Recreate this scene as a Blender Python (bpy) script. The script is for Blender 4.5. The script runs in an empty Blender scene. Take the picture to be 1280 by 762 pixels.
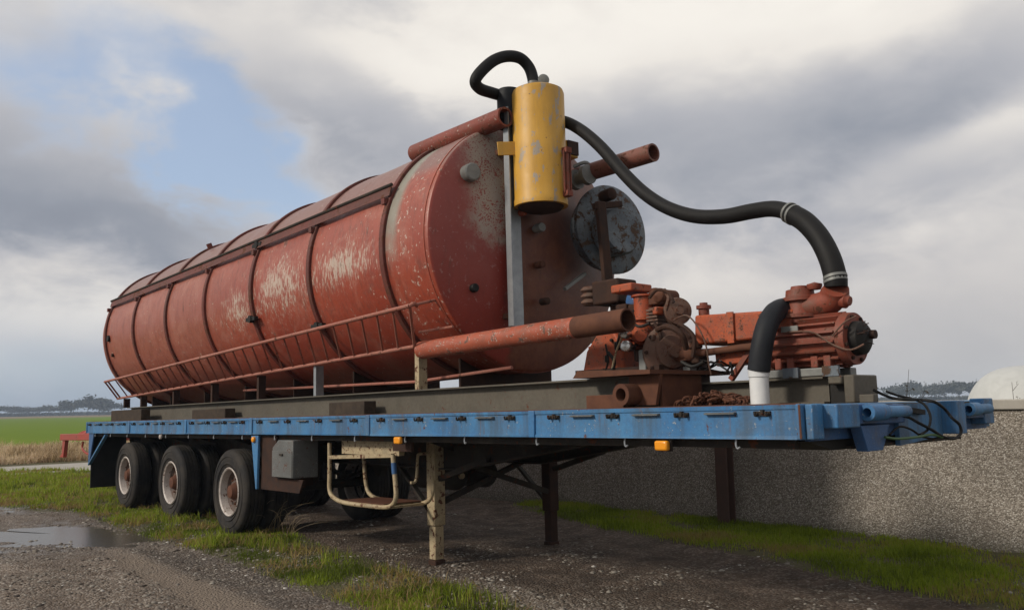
import bpy, math, random
import numpy as np
from mathutils import Vector, Matrix
rad = math.radians
random.seed(7); RNG = np.random.default_rng(11)
scene = bpy.context.scene
COL = scene.collection

# ------------------------------------------------------------------ camera
F_PX, YAW, PITCH, ROLL = 1077.48, 0.8596, 0.1159, -0.018
CAM = Vector((2.5437, -4.2447, 1.4856))
_fw = Vector((-math.sin(YAW), math.cos(YAW), 0)); _rt = Vector((math.cos(YAW), math.sin(YAW), 0)); _up = Vector((0, 0, 1))
FW = _fw*math.cos(PITCH) + _up*math.sin(PITCH); _u2 = -_fw*math.sin(PITCH) + _up*math.cos(PITCH)
RT = _rt*math.cos(ROLL) + _u2*math.sin(ROLL); UP = -_rt*math.sin(ROLL) + _u2*math.cos(ROLL)
cd = bpy.data.cameras.new('camera'); cam = bpy.data.objects.new('camera', cd); COL.objects.link(cam)
cd.sensor_width = 36; cd.lens = F_PX/1280*36; cd.clip_start = 0.05; cd.clip_end = 6000
cam.matrix_world = Matrix(((RT.x, UP.x, -FW.x, CAM.x), (RT.y, UP.y, -FW.y, CAM.y), (RT.z, UP.z, -FW.z, CAM.z), (0, 0, 0, 1)))
scene.camera = cam
def ray(px, py): return FW + RT*((px-640)/F_PX) - UP*((py-381)/F_PX)
def gp(px, py, z=0.0):
    d = ray(px, py); return CAM + d*((z-CAM.z)/d.z)

# trailer frame: origin at the top of the rail at the front corner, +x forward, +y across
Z0, TILT = 1.4641, 0.0097
TR = Matrix.Translation((0, 0, Z0)) @ Matrix.Rotation(-TILT, 4, 'Y')
TRI = TR.inverted()
OL = TRI @ CAM
def at(px, py, y, ax=1):
    d = TRI.to_3x3() @ ray(px, py); return OL + d*((y-OL[ax])/d[ax])

# ------------------------------------------------------------------ sun, sky, exposure
SUN_EL, SUN_AZ = rad(31), Vector((-0.30, -0.95, 0)).normalized()
sd = bpy.data.lights.new('sun', 'SUN'); sd.energy = 2.4; sd.angle = rad(9); sd.color = (1, 0.91, 0.78)
sun = bpy.data.objects.new('sun', sd); COL.objects.link(sun)
sdir = SUN_AZ*math.cos(SUN_EL) + Vector((0, 0, math.sin(SUN_EL)))
sun.rotation_euler = sdir.to_track_quat('Z', 'Y').to_euler(); sun.location = (-8, -12, 14)
vs = scene.view_settings; vs.view_transform = 'Standard'; vs.look = 'None'; vs.exposure = 0.22; vs.gamma = 1.0
vs.use_curve_mapping = False

def N(nt, typ, ins=None, **kw):
    n = nt.nodes.new(typ)
    for k, v in kw.items(): setattr(n, k, v)
    for k, v in (ins or {}).items():
        s = n.inputs[k]
        if isinstance(v, bpy.types.NodeSocket): nt.links.new(v, s)
        else: s.default_value = v
    return n
def M(nt, op, a, b=0.0, c=None, clamp=False):
    d = {0: a, 1: b}
    if c is not None: d[2] = c
    return N(nt, 'ShaderNodeMath', d, operation=op, use_clamp=clamp).outputs[0]
def MIX(nt, f, a, b, mode='MIX'):
    def c4(v): return v if isinstance(v, bpy.types.NodeSocket) else (*v[:3], 1)
    n = N(nt, 'ShaderNodeMix', data_type='RGBA', blend_type=mode)
    for i, v in ((0, f), (6, c4(a)), (7, c4(b))):
        if isinstance(v, bpy.types.NodeSocket): nt.links.new(v, n.inputs[i])
        else: n.inputs[i].default_value = v
    return n.outputs[2]
def SS(nt, v, a, b): return N(nt, 'ShaderNodeMapRange', {0: v, 1: a, 2: b, 3: 0.0, 4: 1.0}, interpolation_type='SMOOTHSTEP').outputs[0]
def RAMP(nt, f, stops):
    n = N(nt, 'ShaderNodeValToRGB', {0: f}); e = n.color_ramp.elements
    while len(e) < len(stops): e.new(0.5)
    for el, (p, c) in zip(e, stops): el.position = p; el.color = (*c[:3], 1)
    return n.outputs[0]
def NOISE(nt, vec, scale, detail=4, rough=0.55, dist=0.0):
    return N(nt, 'ShaderNodeTexNoise', {'Vector': vec, 'Scale': scale, 'Detail': detail, 'Roughness': rough, 'Distortion': dist}).outputs['Fac']

def make_world():
    w = bpy.data.worlds.new('World'); scene.world = w; w.use_nodes = True
    nt = w.node_tree; nt.nodes.clear()
    tc = N(nt, 'ShaderNodeTexCoord').outputs['Generated']
    sep = N(nt, 'ShaderNodeSeparateXYZ', {0: tc}); x, y, z = sep.outputs
    sky = N(nt, 'ShaderNodeTexSky', sky_type='NISHITA', sun_disc=False, sun_elevation=SUN_EL,
            sun_rotation=math.atan2(SUN_AZ.x, SUN_AZ.y), dust_density=1.5, air_density=1.0)
    blue = MIX(nt, 1.0, sky.outputs[0], (0.135, 0.135, 0.14), 'MULTIPLY')
    az = M(nt, 'ARCTAN2', x, y); el = M(nt, 'ARCSINE', z)
    # soft billows, a little flattened towards the horizon
    pv = N(nt, 'ShaderNodeVectorMath', {0: tc, 1: (1.0, 1.0, 1.9)}, operation='MULTIPLY').outputs[0]
    pv = N(nt, 'ShaderNodeVectorMath', {0: pv, 1: (3.1, 1.7, 0.4)}, operation='ADD').outputs[0]
    n1 = NOISE(nt, pv, 3.2, 7, 0.52, 0.15); n2 = NOISE(nt, pv, 7.5, 8, 0.56, 0.3)
    n3 = NOISE(nt, pv, 2.0, 5, 0.5, 0.1)
    wx = M(nt, 'MULTIPLY', M(nt, 'SUBTRACT', n1, 0.5), 0.30); wy = M(nt, 'MULTIPLY', M(nt, 'SUBTRACT', n3, 0.5), 0.20)
    wx = M(nt, 'ADD', wx, M(nt, 'MULTIPLY', M(nt, 'SUBTRACT', n2, 0.5), 0.14))
    azw = M(nt, 'ADD', az, wx); elw = M(nt, 'ADD', el, M(nt, 'ADD', wy, M(nt, 'MULTIPLY', M(nt, 'SUBTRACT', n2, 0.5), 0.12)))
    def blob(px, py, sx, sy, rot, amp):
        d = ray(px, py).normalized(); a0 = math.atan2(d.x, d.y); e0 = math.asin(d.z)
        da = M(nt, 'SUBTRACT', azw, a0); de = M(nt, 'SUBTRACT', elw, e0)
        c, s = math.cos(rad(rot)), math.sin(rad(rot))
        u = M(nt, 'ADD', M(nt, 'MULTIPLY', da, c), M(nt, 'MULTIPLY', de, s))
        v = M(nt, 'ADD', M(nt, 'MULTIPLY', da, -s), M(nt, 'MULTIPLY', de, c))
        u = M(nt, 'DIVIDE', u, sx/F_PX); v = M(nt, 'DIVIDE', v, sy/F_PX)
        q = M(nt, 'ADD', M(nt, 'MULTIPLY', u, u), M(nt, 'MULTIPLY', v, v))
        return M(nt, 'MULTIPLY', M(nt, 'EXPONENT', M(nt, 'MULTIPLY', q, -1.0)), amp)
    def total(blobs, base):
        t = base
        for b in blobs: t = M(nt, 'ADD', t, blob(*b))
        return t
    # openness: where the blue shows;  shade: where the cloud is thick and grey
    opn = total([(310, 205, 110, 55, -35, 0.95), (210, 140, 120, 75, -40, 0.58), (80, 70, 230, 75, 0, 0.56), (60, 470, 170, 60, 0, 0.55), (300, 30, 160, 40, 0, -0.1), (700, 60, 420, 90, 0, -0.4), (950, 250, 400, 250, 0, -0.35), (80, 220, 200, 90, -22, -0.35)],
                M(nt, 'MULTIPLY', M(nt, 'SUBTRACT', n1, 0.5), 1.1))
    opn = SS(nt, opn, 0.02, 0.80)
    shd = total([(80, 205, 190, 75, -22, 0.55), (210, 290, 190, 55, -22, 0.42), (250, 90, 110, 40, -10, 0.20), (430, 125, 150, 45, -8, 0.45), (560, 190, 200, 60, 0, 0.32),
                 (850, 190, 330, 62, 6, 0.45), (1130, 130, 230, 46, 28, 0.48), (900, 250, 280, 50, 0, 0.26), (1160, 270, 190, 50, 5, 0.24),
                 (720, 40, 250, 70, 0, -0.75), (1060, 20, 260, 55, 0, -0.55), (540, 60, 130, 45, 0, -0.35), (950, 360, 340, 65, 0, -0.22), (80, 365, 130, 36, 0, -0.30),
                 (1180, 200, 90, 30, 10, -0.25), (1150, 430, 260, 60, 0, 0.25), (100, 60, 220, 80, 0, -0.12)],
                M(nt, 'ADD', M(nt, 'MULTIPLY', M(nt, 'SUBTRACT', n2, 0.5), 0.95), M(nt, 'MULTIPLY', M(nt, 'SUBTRACT', n1, 0.5), 0.6)))
    shd = N(nt, 'ShaderNodeMapRange', {0: shd, 1: -0.80, 2: 1.12}).outputs[0]
    cl = RAMP(nt, shd, [(0.0, (0.80, 0.765, 0.71)), (0.22, (0.73, 0.695, 0.65)), (0.42, (0.55, 0.535, 0.53)), (0.62, (0.395, 0.40, 0.43)), (0.82, (0.265, 0.285, 0.33)), (1.0, (0.205, 0.225, 0.27))])
    warm = M(nt, 'MULTIPLY', SS(nt, el, 0.22, 0.02), SS(nt, az, -0.95, -0.55))
    cl = MIX(nt, M(nt, 'MULTIPLY', warm, 0.35), cl, (0.55, 0.49, 0.45))
    blue = MIX(nt, 0.40, blue, (0.44, 0.52, 0.65))
    col = MIX(nt, M(nt, 'MULTIPLY', opn, 0.92), cl, blue)
    # thin veil towards the horizon
    hz = MIX(nt, SS(nt, az, -1.25, -0.75), (0.26, 0.345, 0.46), (0.39, 0.405, 0.42))
    col = MIX(nt, M(nt, 'MULTIPLY', SS(nt, el, 0.16, -0.01), 0.6), col, hz)
    bg = N(nt, 'ShaderNodeBackground', {0: col, 1: 1.0})
    out = N(nt, 'ShaderNodeOutputWorld'); nt.links.new(bg.outputs[0], out.inputs[0])
make_world()

# ------------------------------------------------------------------ materials
MATS = {}
def newmat(name):
    m = bpy.data.materials.new(name); m.use_nodes = True; nt = m.node_tree; nt.nodes.clear()
    b = N(nt, 'ShaderNodeBsdfPrincipled'); o = N(nt, 'ShaderNodeOutputMaterial'); nt.links.new(b.outputs[0], o.inputs[0])
    MATS[name] = m
    return m, nt, b
def link(nt, a, b):
    nt.links.new(a, b)
def bump(nt, b, h, strength=0.3, dist=0.01):
    n = N(nt, 'ShaderNodeBump', {'Height': h, 'Strength': strength, 'Distance': dist}); nt.links.new(n.outputs[0], b.inputs['Normal'])
def objvec(nt, scale=None):
    v = N(nt, 'ShaderNodeTexCoord').outputs['Object']
    r = N(nt, 'ShaderNodeObjectInfo').outputs['Random']
    off = N(nt, 'ShaderNodeCombineXYZ', {0: M(nt, 'MULTIPLY', r, 37.0), 1: M(nt, 'MULTIPLY', r, 11.0), 2: 0.0}).outputs[0]
    v = N(nt, 'ShaderNodeVectorMath', {0: v, 1: off}, operation='ADD').outputs[0]
    if scale: v = N(nt, 'ShaderNodeVectorMath', {0: v, 1: scale}, operation='MULTIPLY').outputs[0]
    return v
RUST = (0.085, 0.032, 0.018)
def paint(name, c1, c2, chip=(0.3, 0.27, 0.24), chips=0.62, rust=0.62, rough=0.5, s=1.0, dirt=0.25, rustcol=RUST):
    m, nt, b = newmat(name); v = objvec(nt)
    big = NOISE(nt, v, 1.6*s, 5, 0.6); mid = NOISE(nt, v, 7*s, 7, 0.65, 0.4); fine = NOISE(nt, v, 34*s, 5, 0.6)
    c = MIX(nt, SS(nt, big, 0.3, 0.7), c1, c2)
    c = MIX(nt, M(nt, 'MULTIPLY', SS(nt, fine, 0.3, 0.7), 0.18), c, (0.02, 0.018, 0.015))
    c = MIX(nt, M(nt, 'MULTIPLY', SS(nt, NOISE(nt, v, 3.1*s, 6, 0.7), 0.45, 0.75), dirt), c, (0.10, 0.085, 0.065))
    ch = M(nt, 'MULTIPLY', SS(nt, fine, chips, chips+0.04), SS(nt, mid, 0.45, 0.6))
    c = MIX(nt, ch, c, chip)
    ru = SS(nt, mid, rust, rust+0.06)
    c = MIX(nt, ru, c, MIX(nt, fine, (rustcol[0]*0.5, rustcol[1]*0.5, rustcol[2]*0.5), (rustcol[0]*1.6, rustcol[1]*1.5, rustcol[2]*1.4)))
    if name == 'blue':
        stv = N(nt, 'ShaderNodeVectorMath', {0: v, 1: (1.0, 1.0, 0.08)}, operation='MULTIPLY').outputs[0]; gs = NOISE(nt, stv, 7, 6, 0.65)
        c = MIX(nt, M(nt, 'MULTIPLY', SS(nt, gs, 0.44, 0.66), 0.6), c, (0.048, 0.070, 0.10))
        c = MIX(nt, M(nt, 'MULTIPLY', SS(nt, NOISE(nt, stv, 15, 6, 0.7), 0.60, 0.70), 0.55), c, (0.14, 0.075, 0.045))
    b.inputs['Specular IOR Level'].default_value = 0.2 if name == 'chassis' else 0.38
    link(nt, c, b.inputs['Base Color'])
    r = M(nt, 'ADD', M(nt, 'MULTIPLY', fine, 0.25), M(nt, 'ADD', rough-0.12, M(nt, 'MULTIPLY', ru, 0.3))); link(nt, r, b.inputs['Roughness'])
    bump(nt, b, M(nt, 'ADD', M(nt, 'MULTIPLY', mid, 0.6), fine), 0.25, 0.006)
    return m
def plain(name, c1, c2, rough=0.6, s=1.0, metal=0.0, bs=0.25, bd=0.005):
    m, nt, b = newmat(name); v = objvec(nt)
    a = NOISE(nt, v, 4*s, 6, 0.65, 0.3); f = NOISE(nt, v, 40*s, 4, 0.6)
    c = MIX(nt, SS(nt, a, 0.3, 0.7), c1, c2); c = MIX(nt, M(nt, 'MULTIPLY', f, 0.3), c, tuple(k*0.5 for k in c1))
    link(nt, c, b.inputs['Base Color']); b.inputs['Metallic'].default_value = metal
    if name in ('hose', 'hosegrey', 'tyre', 'black', 'rustdark', 'rust', 'timberdark'): b.inputs['Specular IOR Level'].default_value = 0.22
    link(nt, M(nt, 'ADD', M(nt, 'MULTIPLY', a, 0.3), rough-0.15), b.inputs['Roughness'])
    bump(nt, b, M(nt, 'ADD', a, M(nt, 'MULTIPLY', f, 0.5)), bs, bd)
    return m
paint('blue', (0.034, 0.150, 0.345), (0.062, 0.205, 0.40), (0.34, 0.36, 0.37), 0.62, 0.635, 0.5, 1.4, 0.5)
paint('blue_dark', (0.024, 0.080, 0.21), (0.035, 0.11, 0.27), (0.2, 0.22, 0.25), 0.62, 0.63, 0.55, 1.8, 0.5)  # darker blue with the nose's shade and dirt put into the colour
paint('red', (0.30, 0.062, 0.036), (0.35, 0.085, 0.05), (0.45, 0.36, 0.30), 0.62, 0.66, 0.5)
paint('redpipe', (0.33, 0.070, 0.034), (0.38, 0.095, 0.052), (0.42, 0.36, 0.32), 0.56, 0.57, 0.5, 1.6, 0.5, (0.12, 0.075, 0.06))
paint('toppipe', (0.22, 0.040, 0.024), (0.17, 0.045, 0.03), (0.42, 0.36, 0.32), 0.60, 0.58, 0.5, 1.5, 0.4)
paint('oldred', (0.17, 0.055, 0.038), (0.20, 0.075, 0.055), (0.10, 0.07, 0.05), 0.56, 0.56, 0.6, 2.0, 0.5)
paint('pinkrail', (0.36, 0.15, 0.11), (0.30, 0.10, 0.07), (0.10, 0.06, 0.05), 0.58, 0.60, 0.55, 2.0)
paint('rib', (0.135, 0.024, 0.016), (0.09, 0.024, 0.017), (0.04, 0.025, 0.02), 0.60, 0.56, 0.6)
paint('orange', (0.40, 0.078, 0.022), (0.31, 0.056, 0.020), (0.08, 0.05, 0.04), 0.55, 0.57, 0.55, 2.6, 0.6)
paint('pumpred', (0.235, 0.052, 0.028), (0.175, 0.044, 0.026), (0.16, 0.10, 0.07), 0.58, 0.58, 0.6, 2.2, 0.5)
def yellow_mat():
    m, nt, b = newmat('yellow'); v = objvec(nt)
    big = NOISE(nt, v, 2.2, 5, 0.6); mid = NOISE(nt, v, 9, 7, 0.65, 0.5); fine = NOISE(nt, v, 45, 5, 0.6)
    st = N(nt, 'ShaderNodeVectorMath', {0: v, 1: (1.0, 1.0, 0.22)}, operation='MULTIPLY').outputs[0]; sk_ = NOISE(nt, st, 13, 6, 0.62, 0.2)
    c = MIX(nt, SS(nt, big, 0.3, 0.7), (0.46, 0.245, 0.022), (0.53, 0.295, 0.04))
    c = MIX(nt, M(nt, 'MULTIPLY', SS(nt, sk_, 0.45, 0.7), 0.4), c, (0.30, 0.165, 0.03))
    c = MIX(nt, M(nt, 'MULTIPLY', SS(nt, M(nt, 'ADD', M(nt, 'MULTIPLY', sk_, .6), M(nt, 'MULTIPLY', mid, .45)), 0.585, 0.615), 0.8), c, (0.24, 0.235, 0.225))
    c = MIX(nt, SS(nt, M(nt, 'ADD', M(nt, 'MULTIPLY', fine, .45), M(nt, 'MULTIPLY', mid, .55)), 0.61, 0.64), c, (0.13, 0.065, 0.03))
    link(nt, c, b.inputs['Base Color']); link(nt, M(nt, 'ADD', M(nt, 'MULTIPLY', mid, .3), .35), b.inputs['Roughness']); bump(nt, b, mid, .2, .006)
yellow_mat()
paint('cream', (0.38, 0.30, 0.18), (0.44, 0.36, 0.23), (0.16, 0.09, 0.055), 0.55, 0.555, 0.55, 2.4, 0.5)
paint('rimpaint', (0.42, 0.37, 0.34), (0.50, 0.46, 0.43), (0.16, 0.08, 0.05), 0.58, 0.585, 0.5, 3.0, 0.5)
paint('oldiron', (0.11, 0.062, 0.045), (0.15, 0.075, 0.05), (0.06, 0.045, 0.04), 0.55, 0.56, 0.65, 3.0, 0.6)
paint('rimrust_shade', (0.11, 0.08, 0.065), (0.08, 0.05, 0.04), (0.08, 0.04, 0.03), 0.56, 0.55, 0.6, 4.0, 0.5)  # wheel disc: shade inside the rim put into the colour, with rust
paint('lidblue', (0.055, 0.07, 0.09), (0.15, 0.18, 0.21), (0.04, 0.035, 0.03), 0.50, 0.52, 0.5, 1.7, 0.6, (0.06, 0.035, 0.022))
paint('chassis', (0.022, 0.019, 0.017), (0.036, 0.030, 0.025), (0.08, 0.04, 0.025), 0.60, 0.58, 0.75, 1.5, 0.35)
paint('implement', (0.36, 0.045, 0.03), (0.30, 0.05, 0.035), (0.1, 0.06, 0.05), 0.62, 0.62, 0.5)
paint('beam', (0.072, 0.064, 0.050), (0.105, 0.093, 0.073), (0.10, 0.05, 0.03), 0.62, 0.64, 0.65, 1.2, 0.4)
plain('rust', (0.085, 0.035, 0.022), (0.13, 0.055, 0.032), 0.8, 2.0)
plain('rustdark', (0.028, 0.016, 0.013), (0.058, 0.028, 0.018), 0.8, 2.0)
plain('galv', (0.36, 0.38, 0.40), (0.25, 0.27, 0.29), 0.42, 1.5, 0.55)
plain('chrome', (0.62, 0.62, 0.6), (0.5, 0.5, 0.5), 0.25, 3.0, 0.9)
plain('hose', (0.006, 0.006, 0.0065), (0.011, 0.0105, 0.0105), 0.62, 2.0)
plain('hosegrey', (0.012, 0.014, 0.018), (0.019, 0.021, 0.026), 0.62, 2.0)
plain('black', (0.010, 0.010, 0.010), (0.020, 0.018, 0.016), 0.6, 2.0)
plain('tyre', (0.013, 0.013, 0.015), (0.048, 0.042, 0.036), 0.8, 1.1)
plain('pvc', (0.62, 0.64, 0.66), (0.70, 0.71, 0.72), 0.35, 1.0, 0, 0.05)
plain('greymetal', (0.16, 0.165, 0.16), (0.23, 0.235, 0.225), 0.5, 2.0, 0.2)
paint('boxgrey', (0.085, 0.09, 0.09), (0.14, 0.145, 0.145), (0.3, 0.3, 0.3), 0.60, 0.60, 0.5, 2.5, 0.4)
plain('timberdark', (0.035, 0.026, 0.020), (0.065, 0.048, 0.035), 0.85, 3.0)
plain('plank', (0.10, 0.075, 0.05), (0.16, 0.12, 0.085), 0.85, 2.0)
plain('concrete', (0.30, 0.28, 0.25), (0.38, 0.36, 0.32), 0.85, 1.2)
plain('white_sheet', (0.44, 0.45, 0.44), (0.50, 0.51, 0.50), 0.55, 0.5)
plain('steelpost', (0.060, 0.033, 0.026), (0.085, 0.045, 0.034), 0.75, 1.5)
plain('greencable', (0.04, 0.10, 0.035), (0.05, 0.12, 0.04), 0.5, 2)
plain('bark', (0.05, 0.04, 0.032), (0.08, 0.065, 0.05), 0.9, 2)
plain('farleaf', (0.045, 0.05, 0.038), (0.075, 0.075, 0.055), 0.9, 0.2)
plain('dried', (0.20, 0.15, 0.09), (0.28, 0.22, 0.14), 0.9, 2)
def amber():
    m, nt, b = newmat('amber'); b.inputs['Base Color'].default_value = (0.75, 0.28, 0.012, 1); b.inputs['Roughness'].default_value = 0.25
    b.inputs['Emission Color'].default_value = (1, .4, .02, 1); b.inputs['Emission Strength'].default_value = 0.0
amber()

def tank_mat():
    m, nt, b = newmat('tankred')
    v = N(nt, 'ShaderNodeTexCoord').outputs['Object']; sp = N(nt, 'ShaderNodeSeparateXYZ', {0: v}); x, y, z = sp.outputs
    big = NOISE(nt, v, 1.1, 5, 0.6); mid = NOISE(nt, v, 6, 8, 0.68, 0.3); fine = NOISE(nt, v, 22, 6, 0.7)
    st = N(nt, 'ShaderNodeVectorMath', {0: v, 1: (1.0, 0.9, 0.13)}, operation='MULTIPLY').outputs[0]
    streak = NOISE(nt, st, 20, 6, 0.65)
    c = MIX(nt, SS(nt, big, 0.3, 0.7), (0.245, 0.034, 0.016), (0.305, 0.054, 0.026))
    # pinkish upper flank, kept in broad uneven streaks
    c = MIX(nt, M(nt, 'MULTIPLY', SS(nt, M(nt, 'ADD', z, M(nt, 'MULTIPLY', big, 0.6)), 1.2, 1.95), 0.28), c, (0.31, 0.115, 0.085))
    dust = M(nt, 'MULTIPLY', SS(nt, M(nt, 'ADD', x, M(nt, 'MULTIPLY', big, 2.0)), -1.6, -4.2), 0.46)
    c = MIX(nt, dust, c, MIX(nt, mid, (0.24, 0.085, 0.058), (0.32, 0.145, 0.105)))
    c = MIX(nt, M(nt, 'MULTIPLY', SS(nt, streak, 0.45, 0.68), 0.55), c, (0.15, 0.034, 0.021))
    patch = NOISE(nt, v, 2.3, 7, 0.7, 0.8)
    c = MIX(nt, M(nt, 'MULTIPLY', SS(nt, patch, 0.50, 0.66), 0.38), c, (0.36, 0.15, 0.11))
    c = MIX(nt, M(nt, 'MULTIPLY', SS(nt, NOISE(nt, v, 3.7, 8, 0.72, 0.6), 0.56, 0.68), 0.6), c, (0.17, 0.045, 0.03))
    xb_ = M(nt, 'ABSOLUTE', M(nt, 'SUBTRACT', M(nt, 'FRACT', M(nt, 'ADD', M(nt, 'DIVIDE', x, 1.4946), 100.5)), 0.5))
    nearrib = SS(nt, xb_, 0.10, 0.02)
    c = MIX(nt, M(nt, 'MULTIPLY', M(nt, 'MULTIPLY', nearrib, SS(nt, mid, 0.38, 0.62)), 0.6), c, (0.13, 0.038, 0.025))
    # top plates are dull brown-grey
    c = MIX(nt, M(nt, 'MULTIPLY', SS(nt, z, 1.82, 2.0), 0.75), c, (0.185, 0.125, 0.112))
    # scraped pale patch along the flank
    def g(s_, c0, w): 
        q = M(nt, 'DIVIDE', M(nt, 'SUBTRACT', s_, c0), w); return M(nt, 'EXPONENT', M(nt, 'MULTIPLY', M(nt, 'MULTIPLY', q, q), -1.0))
    a1 = M(nt, 'MULTIPLY', g(z, 1.20, 0.26), g(x, -0.75, 1.0)); a2 = M(nt, 'MULTIPLY', g(z, 1.20, 0.42), g(x, -2.25, 0.9)); a3 = M(nt, 'MULTIPLY', g(z, 1.05, 0.28), g(x, -3.45, 0.6))
    area = M(nt, 'MAXIMUM', M(nt, 'MAXIMUM', a1, a2), a3)
    flank = SS(nt, y, -0.7, -0.95)
    area = M(nt, 'MULTIPLY', area, flank)
    st2 = N(nt, 'ShaderNodeVectorMath', {0: v, 1: (1.0, 1.0, 0.22)}, operation='MULTIPLY').outputs[0]
    fstr = NOISE(nt, st2, 46, 5, 0.7)
    scr = M(nt, 'ADD', M(nt, 'MULTIPLY', fstr, 0.62), M(nt, 'ADD', M(nt, 'MULTIPLY', mid, 0.30), M(nt, 'MULTIPLY', streak, 0.18)))
    th = M(nt, 'SUBTRACT', 0.70, M(nt, 'MULTIPLY', area, 0.20))
    d = M(nt, 'SUBTRACT', scr, th)
    c = MIX(nt, M(nt, 'MULTIPLY', SS(nt, d, -0.08, 0.03), 0.35), c, (0.40, 0.23, 0.18))
    c = MIX(nt, M(nt, 'MULTIPLY', SS(nt, d, 0.0, 0.07), 0.7), c, (0.50, 0.44, 0.37))
    # fine flaked specks everywhere, denser near the front
    fr = SS(nt, x, -0.6, 0.2)
    sp2 = M(nt, 'SUBTRACT', M(nt, 'ADD', M(nt, 'MULTIPLY', fine, 0.75), M(nt, 'MULTIPLY', mid, 0.25)), M(nt, 'SUBTRACT', 0.605, M(nt, 'MULTIPLY', fr, 0.03)))
    c = MIX(nt, M(nt, 'MULTIPLY', SS(nt, sp2, 0.0, 0.03), 0.75), c, (0.50, 0.44, 0.38))
    # bare grey band ahead of the front rib
    w = M(nt, 'ADD', x, M(nt, 'MULTIPLY', M(nt, 'SUBTRACT', mid, 0.5), 0.07))
    band = M(nt, 'MULTIPLY', SS(nt, w, 0.0, 0.02), SS(nt, w, 0.27, 0.15)); band = M(nt, 'MULTIPLY', band, SS(nt, M(nt, 'ADD', z, M(nt, 'MULTIPLY', mid, 0.5)), 1.2, 1.75))
    c = MIX(nt, M(nt, 'MULTIPLY', band, 0.85), c, MIX(nt, mid, (0.17, 0.185, 0.15), (0.30, 0.31, 0.27)))
    # front end: grey flaked patch left of the post, brown rust to its right
    endm = SS(nt, x, 0.736, 0.744)
    c = MIX(nt, M(nt, 'MULTIPLY', endm, 0.75), c, (0.20, 0.020, 0.013))  # whole end face darkened to deep red, its shade put into the colour
    yy = M(nt, 'ADD', y, M(nt, 'MULTIPLY', M(nt, 'SUBTRACT', mid, 0.5), 0.25))
    gp_ = M(nt, 'MULTIPLY', M(nt, 'MULTIPLY', SS(nt, yy, -0.92, -0.66), SS(nt, yy, -0.30, -0.42)), SS(nt, M(nt, 'ADD', z, M(nt, 'MULTIPLY', mid, 0.8)), 1.45, 1.85))
    gpf = M(nt, 'MULTIPLY', M(nt, 'MULTIPLY', gp_, endm), SS(nt, M(nt, 'ADD', M(nt, 'MULTIPLY', NOISE(nt, v, 60, 4, 0.6), 1.2), M(nt, 'MULTIPLY', mid, 0.6)), 0.76, 0.88))
    c = MIX(nt, M(nt, 'MULTIPLY', gpf, 0.9), c, (0.30, 0.265, 0.22))
    rb = M(nt, 'MULTIPLY', SS(nt, yy, -0.40, -0.30), endm)
    c = MIX(nt, M(nt, 'MULTIPLY', rb, 0.8), c, MIX(nt, SS(nt, mid, 0.35, 0.65), (0.060, 0.022, 0.012), (0.125, 0.05, 0.022)))
    # rust runs
    ru = SS(nt, M(nt, 'ADD', M(nt, 'MULTIPLY', streak, 0.6), M(nt, 'MULTIPLY', mid, 0.4)), 0.575, 0.66)
    c = MIX(nt, M(nt, 'MULTIPLY', ru, 0.75), c, (0.085, 0.03, 0.018))
    link(nt, c, b.inputs['Base Color'])
    link(nt, M(nt, 'ADD', M(nt, 'MULTIPLY', mid, 0.3), 0.30), b.inputs['Roughness'])
    bump(nt, b, M(nt, 'ADD', M(nt, 'MULTIPLY', big, 6.0), M(nt, 'ADD', mid, M(nt, 'MULTIPLY', fine, 0.4))), 0.22, 0.01)
tank_mat()

def wall_mat():
    m, nt, b = newmat('pebbledash'); v = N(nt, 'ShaderNodeTexCoord').outputs['Object']
    vo = N(nt, 'ShaderNodeTexVoronoi', {'Vector': v, 'Scale': 76.0, 'Randomness': 1.0}); cell = N(nt, 'ShaderNodeSeparateColor', {0: vo.outputs['Color']})
    c = RAMP(nt, cell.outputs[0], [(0.0, (0.11, 0.092, 0.076)), (0.3, (0.225, 0.195, 0.165)), (0.6, (0.325, 0.29, 0.25)), (0.85, (0.41, 0.375, 0.33)), (1.0, (0.52, 0.49, 0.45))])
    e = SS(nt, vo.outputs['Distance'], 0.35, 0.75)
    c = MIX(nt, M(nt, 'MULTIPLY', e, 0.7), c, (0.15, 0.13, 0.105))
    sv = N(nt, 'ShaderNodeVectorMath', {0: v, 1: (1.0, 1.0, 0.12)}, operation='MULTIPLY').outputs[0]
    c = MIX(nt, M(nt, 'MULTIPLY', SS(nt, NOISE(nt, sv, 2.6, 6, 0.65), 0.5, 0.75), 0.4), c, (0.12, 0.10, 0.08))
    big = NOISE(nt, v, 0.8, 5, 0.6); c = MIX(nt, M(nt, 'MULTIPLY', SS(nt, big, 0.45, 0.75), 0.35), c, (0.10, 0.085, 0.065))
    sx = N(nt, 'ShaderNodeSeparateXYZ', {0: v}).outputs[2]
    alg = M(nt, 'MULTIPLY', SS(nt, M(nt, 'ADD', sx, M(nt, 'MULTIPLY', big, 0.35)), 0.42, 0.12), 0.5)
    c = MIX(nt, alg, c, (0.06, 0.065, 0.035))
    link(nt, c, b.inputs['Base Color']); b.inputs['Roughness'].default_value = 0.85
    bump(nt, b, M(nt, 'SUBTRACT', 1.0, vo.outputs['Distance']), 0.7, 0.012)
wall_mat()

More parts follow.
